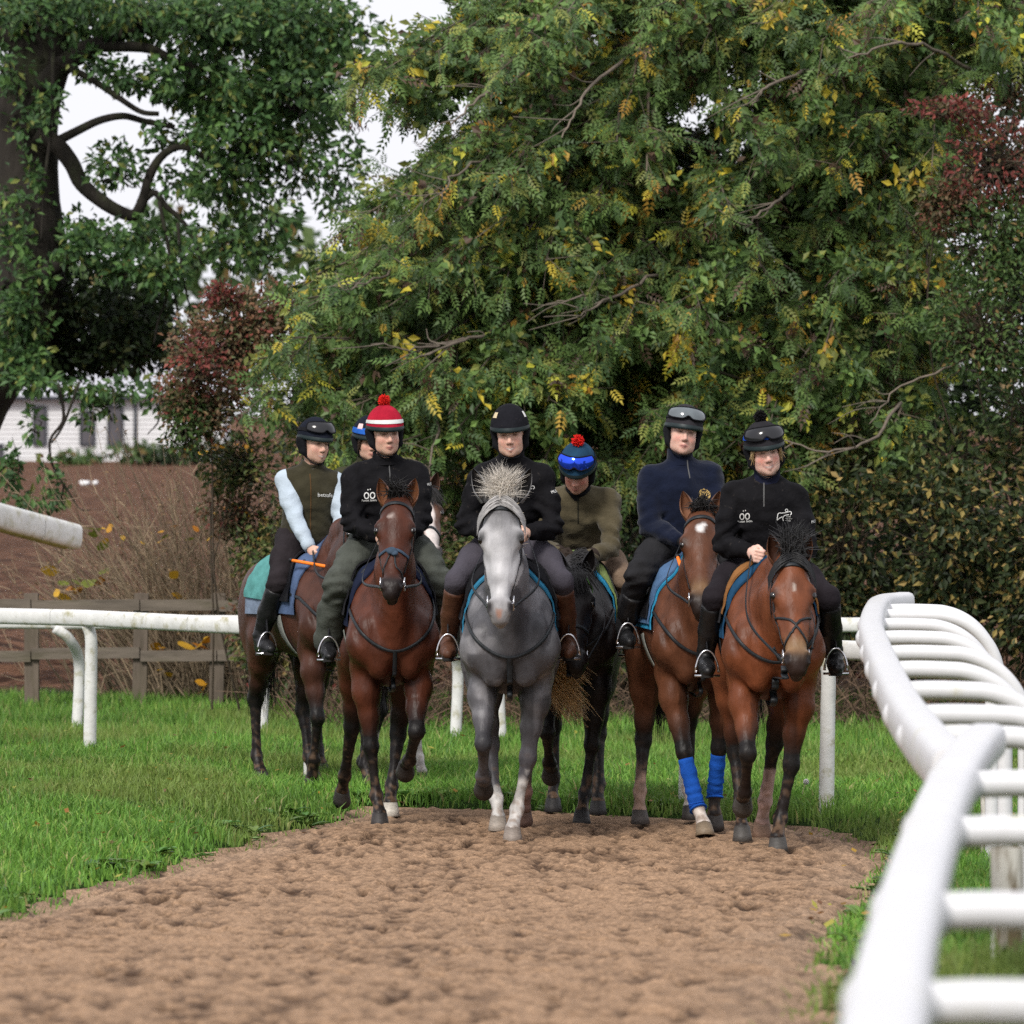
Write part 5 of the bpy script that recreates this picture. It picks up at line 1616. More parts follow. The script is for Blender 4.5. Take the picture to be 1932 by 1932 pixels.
ASH = ([(.088, .152, .042), (.125, .20, .052), (.056, .102, .035), (.21, .235, .055), (.55, .43, .05), (.50, .28, .05), (.10, .062, .040)], [.34, .26, .20, .12, .03, .01, .04])
def compound(base, dirs, nrm, size, col):
    """feathered leaves: four pairs of leaflets and one at the tip"""
    n = len(base); d = unit(dirs); s = unit(np.cross(d, nrm)); up = np.cross(s, d)
    Vs = []; Cs = []
    size = np.broadcast_to(size, n)[:, None]
    for j, t in enumerate((.22, .42, .62, .82)):
        for sg in (-1, 1):
            p = base + d * size * t - up * size * .10 * t * t
            dd = d * .62 + s * sg * .78 - up * .15
            Vs.append(leaftris(p, dd, up, (size * (.36 - .05 * abs(j - 1.5)))[:, 0], (size * .13)[:, 0])); Cs.append(col)
    Vs.append(leaftris(base + d * size * .95 - up * size * .1, d - up * .2, up, (size * .38)[:, 0], (size * .13)[:, 0])); Cs.append(col)
    C = np.repeat(np.concatenate(Cs), 3, 0)
    return np.concatenate(Vs), C

def ash_tree(label, tx, ty, env, nb, seed, limbs=(), leaf=.168):
    """trunk with boughs that arch outwards and droop; env(r) gives bough end points in the crown"""
    r = np.random.default_rng(seed)
    zb = float(ground_z(np.array(tx), np.array(ty)))
    root = empty('ash_tree', (tx, ty, zb), 0, label, 'tree')
    o = np.array([tx, ty, zb])
    tr = spline(np.array([[0, 0, -.2], [.05, 0, 1.5], [-.05, .1, 3.2], [.1, .15, 5.5], [0, .1, 8.5]]), 24)
    g = G(); g.tube(tr, np.interp(np.linspace(0, 1, 24), [0, .1, 1], [.26, .19, .07]), 12)
    g.build('trunk', M_BARK, root)
    gb = G(); LB = []; LD = []; LC = []; KB = []; LS = []; kindp = .5
    ends = env(r, nb) - o
    for e in ends:
        h0 = np.clip(e[2] + r.uniform(-.4, 1.3), .8, 8.0)
        p0 = np.array([np.interp(h0, tr[:, 2], tr[:, 0]), np.interp(h0, tr[:, 2], tr[:, 1]), h0])
        ap = p0 + (e - p0) * .55 + np.array([0, 0, r.uniform(.15, .55)]) + r.normal(0, .12, 3)
        m = 12
        P = spline([p0, ap, e + r.normal(0, .05, 3)], m)
        cb = np.array([.085, .068, .05]) * r.uniform(.5, 1.7)
        gb.tube(P, np.linspace(.026, .006, m) * r.uniform(.7, 1.3), 5, col=cb, caps=False)
        hue = r.normal(0, 1)
        L = np.linalg.norm(e - p0)
        nt_ = int(10 + 8 * min(L, 2.5))
        for _ in range(nt_):
            t = r.uniform(.30, 1.0); q = P[min(int(t * (m - 1)), m - 2)] + (P[min(int(t * (m - 1)) + 1, m - 1)] - P[min(int(t * (m - 1)), m - 2)]) * r.random()
            dd = unit(e - p0) * .7 + r.normal(0, .55, 3) + np.array([0, -.25, -.15])
            dd = unit(dd); tl = r.uniform(.18, .5)
            q2 = q + dd * tl * .6; q3 = q + dd * tl + np.array([0, 0, -.10 * tl / .4])
            gb.tube(np.stack([q, q3]), [.0055, .0025], 3, col=cb * 1.15, caps=False)
            nl = r.integers(6, 10)
            tt = r.random(nl) ** .7
            b = q + (q3 - q) * tt[:, None]
            ld = dd * .6 + r.normal(0, .55, (nl, 3)) + np.array([0, -.12, -.55])
            sel = r.random(nl) < kindp
            LB.append(b); LD.append(ld); LS.append(np.full(nl, r.random() < .28))
            base = pick(ASH[0], ASH[1], nl, r)
            if r.random() < .06: base = pick(ASH[0][3:6], [.45, .42, .13], nl, r)        # a twig that has turned
            base = base * (1 + .14 * hue) * r.uniform(.8, 1.2)
            LC.append(base)
            if r.random() < .035: KB.append(q3)
    LB = np.vstack(LB); LD = np.vstack(LD); LC = np.clip(np.vstack(LC), .008, .5)
    nrm = unit(np.array([0, -.75, .65]) + r.normal(0, .45, LB.shape))
    LS = np.concatenate(LS); f_ = ~LS
    V, C = compound(LB[f_], LD[f_], nrm[f_], leaf * r.uniform(.6, 1.35, f_.sum()), LC[f_])
    n3 = len(V) // 3
    m_ = LS.sum()                                     # twigs with plain broad leaves among the feathered ones
    for k in range(4):
        sz = r.uniform(.06, .13, m_)
        V2 = leafquads(LB[LS] + r.normal(0, .05, (m_, 3)), LD[LS] + r.normal(0, .5, (m_, 3)), nrm[LS] + r.normal(0, .3, (m_, 3)), sz, sz * .55)
        V = np.vstack([V, V2]); C = np.vstack([C, np.repeat(LC[LS] * r.uniform(.8, 1.3, (m_, 1)), 4, 0)])
    gb.build('branches', M_TWIG, root, kind='stuff')
    for pts, w0 in limbs:
        P = spline([at(x, y, d_) for (x, y, d_) in pts], 16) - o
        P[1:-1] += r.normal(0, .012, (14, 3))
        g = G(); g.tube(P, np.linspace(w0, w0 * .35, 16), 7, col=np.array([.15, .12, .095]) * r.uniform(.7, 1.2)); g.build('limb', M_TWIG, root)
        for _ in range(5):
            q = P[r.integers(4, 15)]; e = q + np.array([r.uniform(-.5, -.1), r.uniform(-.2, .1), r.uniform(-.25, .15)])
            g = G(); g.tube(spline([q, (q + e) / 2 + r.normal(0, .03, 3), e], 7), np.linspace(w0 * .4, .003, 7), 5, col=np.array([.14, .115, .09])); g.build('limb', M_TWIG, root)
    mk('crown', V, [tris_n(n3), quads_n((len(V) - 3 * n3) // 4) + 3 * n3], M_LEAF, root, C, False, kind='stuff')
    # hanging bunches of brown ash keys
    gk = []; ck = []
    for k in KB:
        nk_ = 34
        c = k + r.normal(0, .035, (nk_, 3)) + np.array([0, 0, -.05])
        gk.append(leafquads(c, r.normal(0, .35, (nk_, 3)) + np.array([0, 0, -1.]), r.normal(0, 1, (nk_, 3)), .05, .013)); ck.append(np.repeat(np.array([[.06, .022, .014]]) * r.uniform(.6, 1.5, (nk_, 1)), 4, 0))
    if gk:
        V = np.vstack(gk); mk('seed_bunches', V, [quads_n(len(V) // 4)], M_LEAF, root, np.vstack(ck), False, kind='stuff')
    return root

def env_px(boxes, d0, d1):
    """bough ends drawn from patches given in picture pixels, spread in depth"""
    wts = np.array([b[4] for b in boxes], float); wts /= wts.sum()
    def f(r, n):
        out = []
        for k in r.choice(len(boxes), n, p=wts):
            cx, cy, rx, ry, _ = boxes[k]
            a = r.uniform(0, 2 * np.pi); q = math.sqrt(r.random())
            d = r.uniform(d0, d1)
            out.append(at(cx + rx * q * math.cos(a), cy + ry * q * math.sin(a), d))
        return np.array(out)
    return f

ash_tree('broad ash tree with yellowing drooping leaves behind the riders', 1.2, 50.0,
         env_px([(760, 160, 110, 150, 1.3), (950, 200, 170, 220, 2.2), (1200, 160, 220, 210, 2.6), (760, 420, 130, 140, 1.6), (980, 480, 200, 180, 2.6), (1230, 480, 220, 190, 2.8), (700, 640, 170, 110, 1.9), (620, 560, 60, 60, .5), (560, 740, 90, 90, 1.0), (940, 720, 200, 110, 2.0), (1200, 740, 180, 110, 1.9), (760, 830, 160, 90, 1.3), (1080, 860, 200, 90, 1.3)], 46.0, 48.9), 240, 3,
         [([(990, 590, 47.2), (930, 625, 46.4), (860, 645, 46.0), (790, 672, 45.9)], .022), ([(880, 640, 46.2), (790, 655, 45.9), (700, 650, 45.8)], .014), ([(1170, 575, 46.8), (1110, 560, 46.1), (1050, 568, 45.9)], .014), ([(1240, 520, 46.8), (1120, 580, 46.0), (1090, 600, 45.9)], .016), ([(1010, 130, 47.0), (900, 190, 46.0), (850, 240, 45.8)], .016), ([(960, 280, 47.0), (860, 330, 46.0), (820, 400, 45.8)], .014), ([(830, 770, 46.6), (815, 860, 45.9), (810, 900, 45.8)], .014), ([(1180, 110, 47.2), (1100, 180, 46.2), (1060, 260, 45.9)], .018), ([(760, 500, 46.6), (680, 540, 45.9), (640, 545, 45.8)], .012)])
ash_tree('tall ash tree with mixed green and gold leaves over the curved rail', 3.7, 50.5,
         env_px([(1480, 120, 180, 170, 2.2), (1720, 100, 180, 150, 1.8), (1900, 60, 130, 110, 1.3), (1330, 40, 150, 70, 1.0), (1480, 420, 200, 180, 2.5), (1680, 400, 150, 170, 1.7), (1450, 680, 180, 140, 1.9), (1660, 640, 150, 110, 1.5), (1560, 800, 170, 80, 1.1), (1380, 880, 150, 80, .9)], 46.2, 49.0), 194, 4,
         [([(1490, 360, 46.6), (1440, 400, 46.0), (1405, 430, 45.9)], .016), ([(1830, 130, 47.0), (1720, 80, 46.2), (1600, 110, 45.9)], .02), ([(1700, 760, 46.6), (1640, 830, 45.9), (1560, 850, 45.7), (1480, 830, 45.7)], .016), ([(1860, 720, 46.4), (1800, 690, 45.8), (1700, 730, 45.7), (1640, 800, 45.6)], .014), ([(1540, 130, 47.0), (1450, 160, 46.0), (1420, 200, 45.9)], .018)])

def leafy(name, label, cat, base, blobs, pal, leaf, n_twig, seed, droop=.3, group=None, twig_c=(.06, .045, .03), twig_len=.5, trunk=None):
    """shrub or tree crown: stems that run from the base to clumps of small leaves"""
    r = np.random.default_rng(seed)
    root = empty(name, tuple(base), 0, label, cat, group)
    o = np.asarray(base, float)
    Vs = []; Cs = []; gb = G()
    for (c, rad, n, pk) in blobs:
        c = np.asarray(c, float) - o; rad = np.asarray(rad, float)
        dirs = unit(r.normal(0, 1, (n, 3)))
        rr = r.random(n) ** (1 / 2.2)
        # clumpy
        p = c + dirs * rad * rr[:, None]
        wob = noise3((p + o) * 3.1, seed)
        wob2 = noise3((p + o) * 1.3 + 7, seed + 9)
        keep = r.random(n) < (.55 + 1.0 * wob + .5 * wob2)
        p = p[keep]; dirs = dirs[keep]; m = len(p)
        pp, pw = pal[pk]
        col = pick(pp, pw, m, r) * (1 + .25 * noise3((p + o) * 1.7, seed + 1))[:, None] * r.uniform(.75, 1.25, (m, 1))
        ld = dirs * .7 + r.normal(0, .6, (m, 3)) + np.array([0, -.1, -droop])
        nr = unit(np.array([0, -.6, .75]) + r.normal(0, .55, (m, 3)))
        sz = leaf * r.uniform(.65, 1.25, m)
        Vs.append(leafquads(p, ld, nr, sz, sz * .52)); Cs.append(np.repeat(np.clip(col, .006, .6), 4, 0))
        for _ in range(max(2, int(n_twig * n / 1000))):
            e = c + unit(r.normal(0, 1, 3)) * rad * r.uniform(.5, 1.0)
            s = c + (e - c) * r.uniform(-.6, .2) + np.array([0, .1, -.35 * rad[2]])
            mid = (s + e) / 2 + r.normal(0, .12, 3) * twig_len
            gb.tube(spline([s, mid, e], 7), np.linspace(.012, .003, 7), 4, col=np.array(twig_c) * r.uniform(.6, 1.5), caps=False)
    if trunk is not None: trunk(root, o)
    else:
        for _ in range(3):
            c = np.asarray(blobs[r.integers(len(blobs))][0], float) - o; s = np.array([r.normal(0, .12), r.normal(0, .1), -.05])
            gb.tube(spline([s, s + (c - s) * .3 + r.normal(0, .16, 3), s + (c - s) * .65 + r.normal(0, .2, 3), c], 14), np.linspace(.011, .005, 14), 6, col=np.array(twig_c) * r.uniform(.7, 1.3), caps=False)
    gb.build('branches' if trunk is None else 'twigs', M_TWIG, root, kind='stuff')
    V = np.vstack(Vs); mk('crown', V, [quads_n(len(V) // 4)], M_LEAF, root, np.vstack(Cs), False, kind='stuff')
    return root

PAL = {
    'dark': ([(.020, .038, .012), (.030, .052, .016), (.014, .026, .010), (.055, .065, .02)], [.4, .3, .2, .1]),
    'oak': ([(.056, .122, .036), (.090, .17, .046), (.034, .074, .026), (.18, .21, .05)], [.4, .3, .22, .08]),
    'hedge': ([(.070, .105, .030), (.115, .14, .042), (.034, .054, .018), (.20, .17, .055), (.26, .17, .065)], [.32, .25, .23, .14, .06]),
    'under': ([(.034, .052, .018), (.058, .074, .025), (.018, .030, .011), (.30, .23, .07), (.38, .27, .10)], [.34, .26, .22, .11, .07]),
    'golden': ([(.13, .125, .036), (.25, .19, .06), (.08, .09, .026), (.34, .23, .09), (.05, .06, .02)], [.28, .25, .2, .12, .15]),
    'red': ([(.17, .040, .034), (.25, .065, .05), (.11, .04, .03), (.13, .09, .045), (.07, .075, .03)], [.28, .18, .22, .18, .14]),
    'rust': ([(.17, .115, .065), (.23, .12, .065), (.11, .10, .05), (.25, .07, .055), (.10, .125, .045)], [.3, .2, .2, .12, .18]),
    'green': ([(.055, .10, .028), (.085, .135, .036), (.036, .068, .02), (.18, .12, .045)], [.4, .3, .22, .08]),
}
def B(px, py, rx, ry, d, n, pk, dep=None):
    s = F / d
    return (at(px, py, d), (rx / s, (dep if dep else (rx + ry) / 2 / s), ry / s), n, pk)
def gp(px, d):
    x = (px - 966) / F * d; return (x, d, float(ground_z(np.array(x), np.array(d))))

# hedge in front of the trees, shrub by shrub
hs = [(560, 47.6, 'hawthorn shrub with green and olive leaves by the left end of the hedge'), (760, 47.2, 'dark leafy hedge shrub behind the rider in the red cap'), (960, 47.0, 'thick hedge shrub behind the grey horse'), (1170, 47.0, 'hedge shrub with bare lower twigs behind the black horse'),
      (1380, 46.8, 'dark thorny hedge shrub between the two right hand horses'), (1590, 46.6, 'olive leaved hedge shrub above the end of the white rail'), (1790, 46.3, 'golden leaved hedge shrub behind the blurred rail arms'), (1985, 46.0, 'golden and green hedge shrub at the far right end')]
hs += [(2190, 46.2, 'dark green hedge shrub past the end of the golden ones'), (2400, 46.4, 'outermost hedge shrub beyond the curved rail')]
for i, (px, d, lb) in enumerate(hs):
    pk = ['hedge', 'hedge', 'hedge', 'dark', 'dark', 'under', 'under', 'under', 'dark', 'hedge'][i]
    y0 = 1060 if i < 5 else 1010
    bl = [B(px, y0, 120, 150, d, 3000, pk, .65), B(px - 20, y0 + 130, 115, 110, d + .1, 1900, pk if i > 4 else 'hedge', .55), B(px + 15, y0 + 215, 115, 60, d + .35, 650, 'rust', .3), B(px + 10, y0 - 140, 120, 90, d + .5, 1500, 'hedge', .6)]
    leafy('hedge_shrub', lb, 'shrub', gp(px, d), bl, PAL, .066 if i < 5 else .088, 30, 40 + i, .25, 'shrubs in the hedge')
# bare stems and dead bramble at the foot of the hedge
r_ = np.random.default_rng(5); gb = G()
for _ in range(900):
    px = r_.uniform(560, 1990); d = r_.uniform(45.6, 47.0); b = np.array(gp(px, d)); L_ = r_.uniform(.3, 1.0)
    dd = unit(np.array([r_.normal(0, .7), r_.normal(-.1, .3), r_.uniform(.4, 1.)]))
    e = b + dd * L_ + np.array([0, 0, -.15 * r_.random()]); mid = (b + e) / 2 + r_.normal(0, .08, 3) + np.array([0, 0, .1])
    gb.tube(spline([b, mid, e], 6), np.linspace(.006, .002, 6), 3, col=np.array([.13, .085, .055]) * r_.uniform(.35, 1.4), caps=False)
gb.build('bramble_stems', M_TWIG, None, True, kind='stuff', label='tangle of bare brown bramble stems at the foot of the hedge', cat='bramble')
# denser growth further back that closes the hedge
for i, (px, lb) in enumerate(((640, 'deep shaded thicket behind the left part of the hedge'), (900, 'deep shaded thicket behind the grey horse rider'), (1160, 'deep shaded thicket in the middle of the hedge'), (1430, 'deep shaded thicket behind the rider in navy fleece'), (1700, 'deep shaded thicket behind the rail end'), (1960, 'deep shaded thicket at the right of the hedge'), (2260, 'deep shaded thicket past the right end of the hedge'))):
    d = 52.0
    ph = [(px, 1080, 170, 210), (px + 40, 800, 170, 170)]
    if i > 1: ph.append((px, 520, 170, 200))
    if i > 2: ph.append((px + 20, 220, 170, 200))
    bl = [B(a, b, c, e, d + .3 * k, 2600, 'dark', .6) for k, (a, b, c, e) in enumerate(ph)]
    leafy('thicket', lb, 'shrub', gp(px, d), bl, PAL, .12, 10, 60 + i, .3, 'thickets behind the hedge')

# red hawthorns
leafy('hawthorn', 'rusty red leaved hawthorn bush left of the ash tree', 'shrub', gp(430, 48.3),
      [B(450, 640, 100, 95, 48.3, 3300, 'rust'), B(360, 650, 55, 60, 48.0, 1100, 'rust'), B(330, 740, 40, 60, 47.9, 700, 'rust'), B(390, 760, 85, 95, 48.0, 2900, 'rust'), B(375, 690, 55, 60, 47.6, 900, 'red'), B(500, 590, 70, 60, 48.6, 1500, 'rust'), B(455, 870, 90, 70, 48.4, 2000, 'hedge'), B(420, 555, 40, 26, 48.1, 420, 'red'), B(350, 800, 50, 70, 47.8, 900, 'green'), B(440, 960, 70, 60, 48.6, 1200, 'rust'), B(490, 1040, 60, 80, 48.6, 1400, 'hedge'), B(530, 1150, 60, 90, 48.5, 1500, 'hedge'), B(470, 1180, 50, 80, 48.7, 700, 'rust')], PAL, .058, 30, 81, .2)
leafy('hawthorn', 'hawthorn with dark red top and ivy green lower leaves', 'shrub', gp(1930, 47.3),
      [B(1880, 300, 110, 95, 46.0, 4600, 'red'), B(1800, 380, 70, 70, 46.1, 2000, 'rust'), B(1800, 205, 100, 22, 45.9, 900, 'red'), B(1890, 470, 110, 110, 45.9, 4600, 'green'), B(1860, 620, 120, 110, 45.8, 4800, 'green'), B(1960, 760, 120, 120, 47.0, 2600, 'green'), B(1800, 560, 60, 60, 47.4, 800, 'rust'), B(1900, 170, 70, 50, 47.6, 900, 'rust')], PAL, .060, 26, 82, .2)

# ---- the big old tree on the left
def old_trunk(root, o):
    td = 57.5
    def pl(pts, dd=0.): return np.array([at(x, y, td + dd + (p[2] if len(p) > 2 else 0)) for p in pts for x, y in [p[:2]]]) - o
    s = F / td
    g = G(); P = spline(pl([(-190, 1285), (-150, 1000), (-70, 760), (30, 600), (48, 470), (42, 330), (48, 200), (80, 90), (95, -60), (100, -220)]), 40)
    P[0][2] = -.15
    V0 = np.interp(np.linspace(0, 1, 40), [0, .12, .5, .75, 1], [.62, .50, .40, .34, .26])
    g.tube(P, V0, 18)
    V, fs, c = g.data(); V = V + unit(V - V.mean(0)) * (.03 * noise3(V * 5, 3))[:, None]
    mk('trunk', V, fs, M_BARK, root)
    for (pts, w0, w1, dz) in (
        ([(70, 170), (138, 109), (204, 76), (251, 55), (328, 47), (390, 30), (470, 10)], 44, 10, -.3),
        ([(180, 88), (277, 91), (328, 116), (364, 127), (352, 156), (345, 190)], 22, 7, -.4),
        ([(95, 110), (150, 138), (182, 156), (226, 186), (266, 211), (300, 215)], 15, 9, -.6),
        ([(80, 285), (106, 268), (146, 247), (189, 227), (233, 219), (273, 229), (330, 240)], 20, 10, -.4),
        ([(70, 250), (106, 273), (135, 309), (153, 346), (189, 378), (226, 400), (255, 405), (272, 371), (284, 328), (309, 291), (346, 277), (393, 302), (450, 330)], 36, 9, -.5),
        ([(262, 385), (291, 364), (313, 389), (338, 411), (362, 442), (380, 500)], 16, 4, -.5),
        ([(60, 530), (91, 513), (127, 488), (160, 473)], 34, 26, -.4),
        ([(100, 98), (98, 226), (84, 346), (78, 455)], 8, 5, -.9),
        ([(80, 120), (30, 75), (-40, 30)], 52, 34, -.2),
        ([(300, 380), (318, 470), (330, 560), (345, 640)], 8, 3, -.8),
        ([(335, 420), (345, 520), (360, 590), (366, 655)], 6, 2, -.9),
        ([(325, 540), (300, 600), (290, 650)], 5, 2, -.9),
        ([(560, 40), (600, 60), (680, 60), (700, 70)], 12, 5, -.2),
        ([(110, 725), (120, 790), (95, 830), (100, 880), (128, 925), (150, 960), (172, 962)], 7, 2, -1.6),
        ([(150, 720), (120, 800), (98, 835)], 6, 4, -1.6),
        ([(290, 740), (300, 790), (278, 820)], 5, 2, -1.4)):
        m = len(pts) * 4
        g = G(); g.tube(spline(pl(pts, dz), m), np.linspace(w0, w1, m) / s / 2, 9); g.build('limb', M_BARK, root)
tb = [(60, 30, 120, 60, 3400), (250, 20, 130, 55, 3400), (120, 20, 90, 50, 1800), (20, 130, 60, 60, 700), (60, 230, 40, 60, 300), (60, 400, 50, 70, 420), (200, 440, 70, 30, 700), (160, 420, 50, 30, 350), (280, 440, 60, 40, 700), (640, 330, 60, 90, 700), (420, 50, 130, 80, 4200), (560, 50, 130, 90, 4400), (330, 150, 60, 50, 1300), (430, 160, 110, 70, 3400), (560, 170, 90, 90, 3300), (470, 260, 100, 70, 3000), (390, 250, 60, 40, 700), (560, 290, 70, 80, 1300), (300, 250, 30, 30, 160), (225, 310, 55, 45, 600), (430, 350, 90, 60, 1300), (510, 400, 70, 70, 900), (340, 340, 50, 40, 420), (420, 450, 100, 60, 900), (490, 470, 60, 60, 500), (330, 480, 50, 60, 350), (180, 120, 60, 30, 260), (240, 150, 45, 30, 260), (140, 50, 40, 40, 300), (190, 335, 25, 25, 90), (650, 60, 70, 80, 800), (640, 180, 50, 70, 500)]
blobs = [B(x, y, rx, ry, 57.3, n, 'oak', 1.5) for (x, y, rx, ry, n) in tb]
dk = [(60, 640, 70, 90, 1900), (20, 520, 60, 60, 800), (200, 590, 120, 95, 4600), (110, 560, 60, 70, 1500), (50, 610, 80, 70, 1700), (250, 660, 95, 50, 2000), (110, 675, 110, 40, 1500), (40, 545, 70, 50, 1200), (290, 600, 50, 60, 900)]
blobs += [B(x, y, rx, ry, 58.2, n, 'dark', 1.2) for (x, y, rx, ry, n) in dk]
hg = [(60, 722, 80, 22, 300), (170, 735, 60, 26, 260), (250, 735, 50, 32, 260), (20, 870, 18, 50, 90), (60, 800, 20, 36, 70), (16, 905, 22, 36, 90), (70, 945, 55, 20, 130), (112, 925, 20, 36, 50), (165, 785, 22, 24, 70), (205, 770, 26, 20, 70), (300, 760, 26, 34, 110), (90, 880, 24, 26, 36)]
blobs += [B(x, y, rx, ry, 56.0, n, 'oak', .4) for (x, y, rx, ry, n) in hg]
iv = [(50, 590, 60, 50, 700), (40, 670, 60, 50, 800), (20, 470, 45, 60, 380), (70, 520, 35, 40, 260), (10, 360, 40, 50, 200), (55, 330, 30, 40, 130), (150, 470, 60, 40, 420), (240, 500, 70, 35, 520), (95, 200, 30, 50, 160), (300, 520, 60, 40, 420)]
blobs += [B(x, y, rx, ry, 56.4, n, 'oak', .35) for (x, y, rx, ry, n) in iv]
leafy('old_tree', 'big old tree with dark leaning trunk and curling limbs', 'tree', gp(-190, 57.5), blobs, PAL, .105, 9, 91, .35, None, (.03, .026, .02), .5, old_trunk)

# ---- bare twiggy shrubs with a few yellow leaves beside the fence
lm = None
def dry_shrub(px, d, n, seed, label, lean, hmul, leaves):
    r = np.random.default_rng(seed)
    b = np.array(gp(px, d)); root = empty('dry_shrub', tuple(b), 0, label, 'shrub', 'bare shrubs by the fence')
    g = G(); tips = []
    for _ in range(n):
        s = np.array([r.normal(0, .28), r.normal(0, .2), 0])
        dd = unit(np.array([r.normal(lean, .42), r.normal(-.1, .25), 1.]))
        L_ = r.uniform(.5, 1.0) * hmul * (1.25 - .3 * abs(r.normal()))
        e = s + dd * L_; mid = s + dd * L_ * .5 + r.normal(0, .07, 3) + np.array([0, 0, .05])
        P = spline([s, mid, e], 8); cc = np.array([.25, .19, .125]) * r.uniform(.4, 1.4)
        g.tube(P, np.linspace(.0075, .002, 8), 4, col=cc, caps=False); tips.append(e)
        for _k in range(5):
            q = P[r.integers(2, 8)]; e2 = q + unit(dd + r.normal(0, .45, 3)) * r.uniform(.1, .45)
            g.tube(np.stack([q, (q + e2) / 2 + r.normal(0, .015, 3), e2]), [.0035, .0028, .0015], 3, col=cc * 1.15, caps=False); tips.append(e2)
    g.build('stems', M_TWIG, root, kind='stuff')
    # buds and withered leaves
    c = np.array(tips)[r.choice(len(tips), len(tips) // 2)]
    V = leafquads(c, r.normal(0, 1, c.shape), r.normal(0, 1, c.shape), .045, .02); mk('withered_leaves', V, [quads_n(len(c))], M_LEAF, root, np.repeat(pick([(.24, .15, .09), (.15, .09, .055), (.30, .2, .1)], [.4, .4, .2], len(c), r), 4, 0), False, kind='stuff')
    ms = []
    for k, colr in enumerate(((.55, .27, .02), (.62, .36, .035), (.50, .19, .015), (.20, .24, .04))):
        t = np.linspace(0, 1, 7); ww = np.sin(np.pi * (t * .93 + .03)) ** .8 * .40
        VV = np.stack([np.stack([t, -ww, .10 * t * (1 - t) - .25 * ww ** 2 + .1 * t], 1), np.stack([t, 0 * t, .05 * t], 1), np.stack([t, ww, .12 * t * (1 - t) - .2 * ww ** 2], 1)], 1)
        g = G(); g.grid(VV, col=np.array(colr)); V, fs, c_ = g.data(); me = mk_mesh('leaf', V, fs, c_); me.materials.append(M_LEAF); ms.append(me)
    for (lx, ly, sz, k) in leaves:
        o = bpy.data.objects.new('leaf', ms[k]); link(o, root)
        p = at(lx, ly, d - .75 + r.normal(0, .1)) - b; sz = sz * 1.3
        o.location = p; o.scale = (sz, sz, sz); o.rotation_euler = (r.uniform(-.9, .9), r.uniform(-.6, .8), r.uniform(0, 6.28))
r9 = random.Random(9)
def scatter(lst, extra):
    out = []
    for (x, y, sz, k, n, sp_) in lst:
        for _ in range(n): out.append((x + r9.gauss(0, sp_), y + r9.gauss(0, sp_ * .7), sz * r9.uniform(.7, 1.2), k if r9.random() < .8 else (k + 1) % 3))
    return out + extra
dry_shrub(430, 51.2, 210, 101, 'tall bare twiggy shrub next to the brown horse rump', -.30, 2.3, scatter([(395, 850, .11, 0, 3, 22), (480, 850, .12, 2, 3, 14), (455, 960, .12, 1, 7, 26), (350, 1000, .08, 1, 5, 40), (380, 1220, .15, 1, 7, 18), (370, 1290, .08, 0, 3, 10), (490, 1025, .10, 2, 3, 10), (470, 905, .07, 0, 3, 30)], []))
dry_shrub(330, 51.6, 150, 102, 'bare brown shrub with orange leaves behind the wooden fence', -.35, 1.95, scatter([(335, 1137, .13, 1, 3, 10), (300, 1225, .10, 0, 3, 10), (285, 1010, .05, 0, 4, 40), (340, 960, .06, 3, 4, 45), (310, 1270, .08, 1, 2, 10)], []))
dry_shrub(230, 52.2, 70, 103, 'low sparse shrub with green and yellow leaves by the field', -.4, 1.2, scatter([(150, 1095, .12, 3, 9, 16), (145, 1115, .11, 1, 8, 16), (195, 1005, .11, 3, 4, 14), (207, 1012, .09, 0, 2, 6), (240, 1020, .08, 3, 3, 20), (115, 1055, .10, 3, 1, 3)], []))

# shrubs under the house wall and the far wood
leafy('garden_shrubs', 'green plants growing along the white house wall', 'shrub', ((240 - 966) / F * 190, 190, float(gz(190))),
      [B(250, 852, 50, 16, 190, 500, 'green', 1.), B(330, 858, 70, 14, 190, 500, 'dark', 1.), B(150, 862, 40, 10, 190, 240, 'green', .8), B(400, 850, 60, 20, 190, 400, 'dark', 1.)], PAL, .32, 8, 111)
rr = np.random.default_rng(3); n = 5200
wx = rr.uniform(-70, 40, n); top = 10.5 + 2.5 * noise2(wx * .12, 0, 2) + 1.2 * noise2(wx * .5, 0, 3)
wz = float(gz(300)) + top * rr.random(n) ** .8
p = np.stack([wx, 300 + rr.uniform(-4, 4, n), wz], 1)
V = leafquads(p, rr.normal(0, 1, (n, 3)), np.array([0, -.7, .7]) + rr.normal(0, .4, (n, 3)), 1.1, .9)
mk('far_wood', V, [quads_n(n)], M_LEAF, None, np.repeat(pick(PAL['green'][0], PAL['green'][1], n, rr), 4, 0), False, kind='stuff', label='distant wood on the skyline behind the white house', cat='wood')

# ------------------------------------------------------------------ small things in the grass
M_STALK = M('dry_stalk', (.42, .30, .24), rough=.8)
dp = at(1516, 1525, gd(1525)); dz0 = float(ground_z(np.array(dp[0]), np.array(dp[1])))
root = empty('dandelion', (dp[0], dp[1], dz0), 0, 'white dandelion seed head on a thin bent stem', 'flower')
tipd = at(1521, 1475, dp[1]) - np.array(root.location)
g = G(); g.tube(spline([(-.02, 0, -.02), (.0, 0, tipd[2] * .6), tipd], 10), .0028, 6); g.build('stem', M_STALK, root)
g = G(); rn = random.Random(2)
g.ellipsoid(tipd, (.008, .008, .007), 8, 6)
for _ in range(220):
    d = np.array([rn.gauss(0, 1), rn.gauss(0, 1), rn.gauss(0, 1)]); d /= np.linalg.norm(d)
    g.tube(np.stack([tipd + d * .004, tipd + d * .019]), [.0006, .0022], 3)
g.build('seed_head', M('dandelion_down', (.72, .70, .68), rough=.9, trans=.3), root)
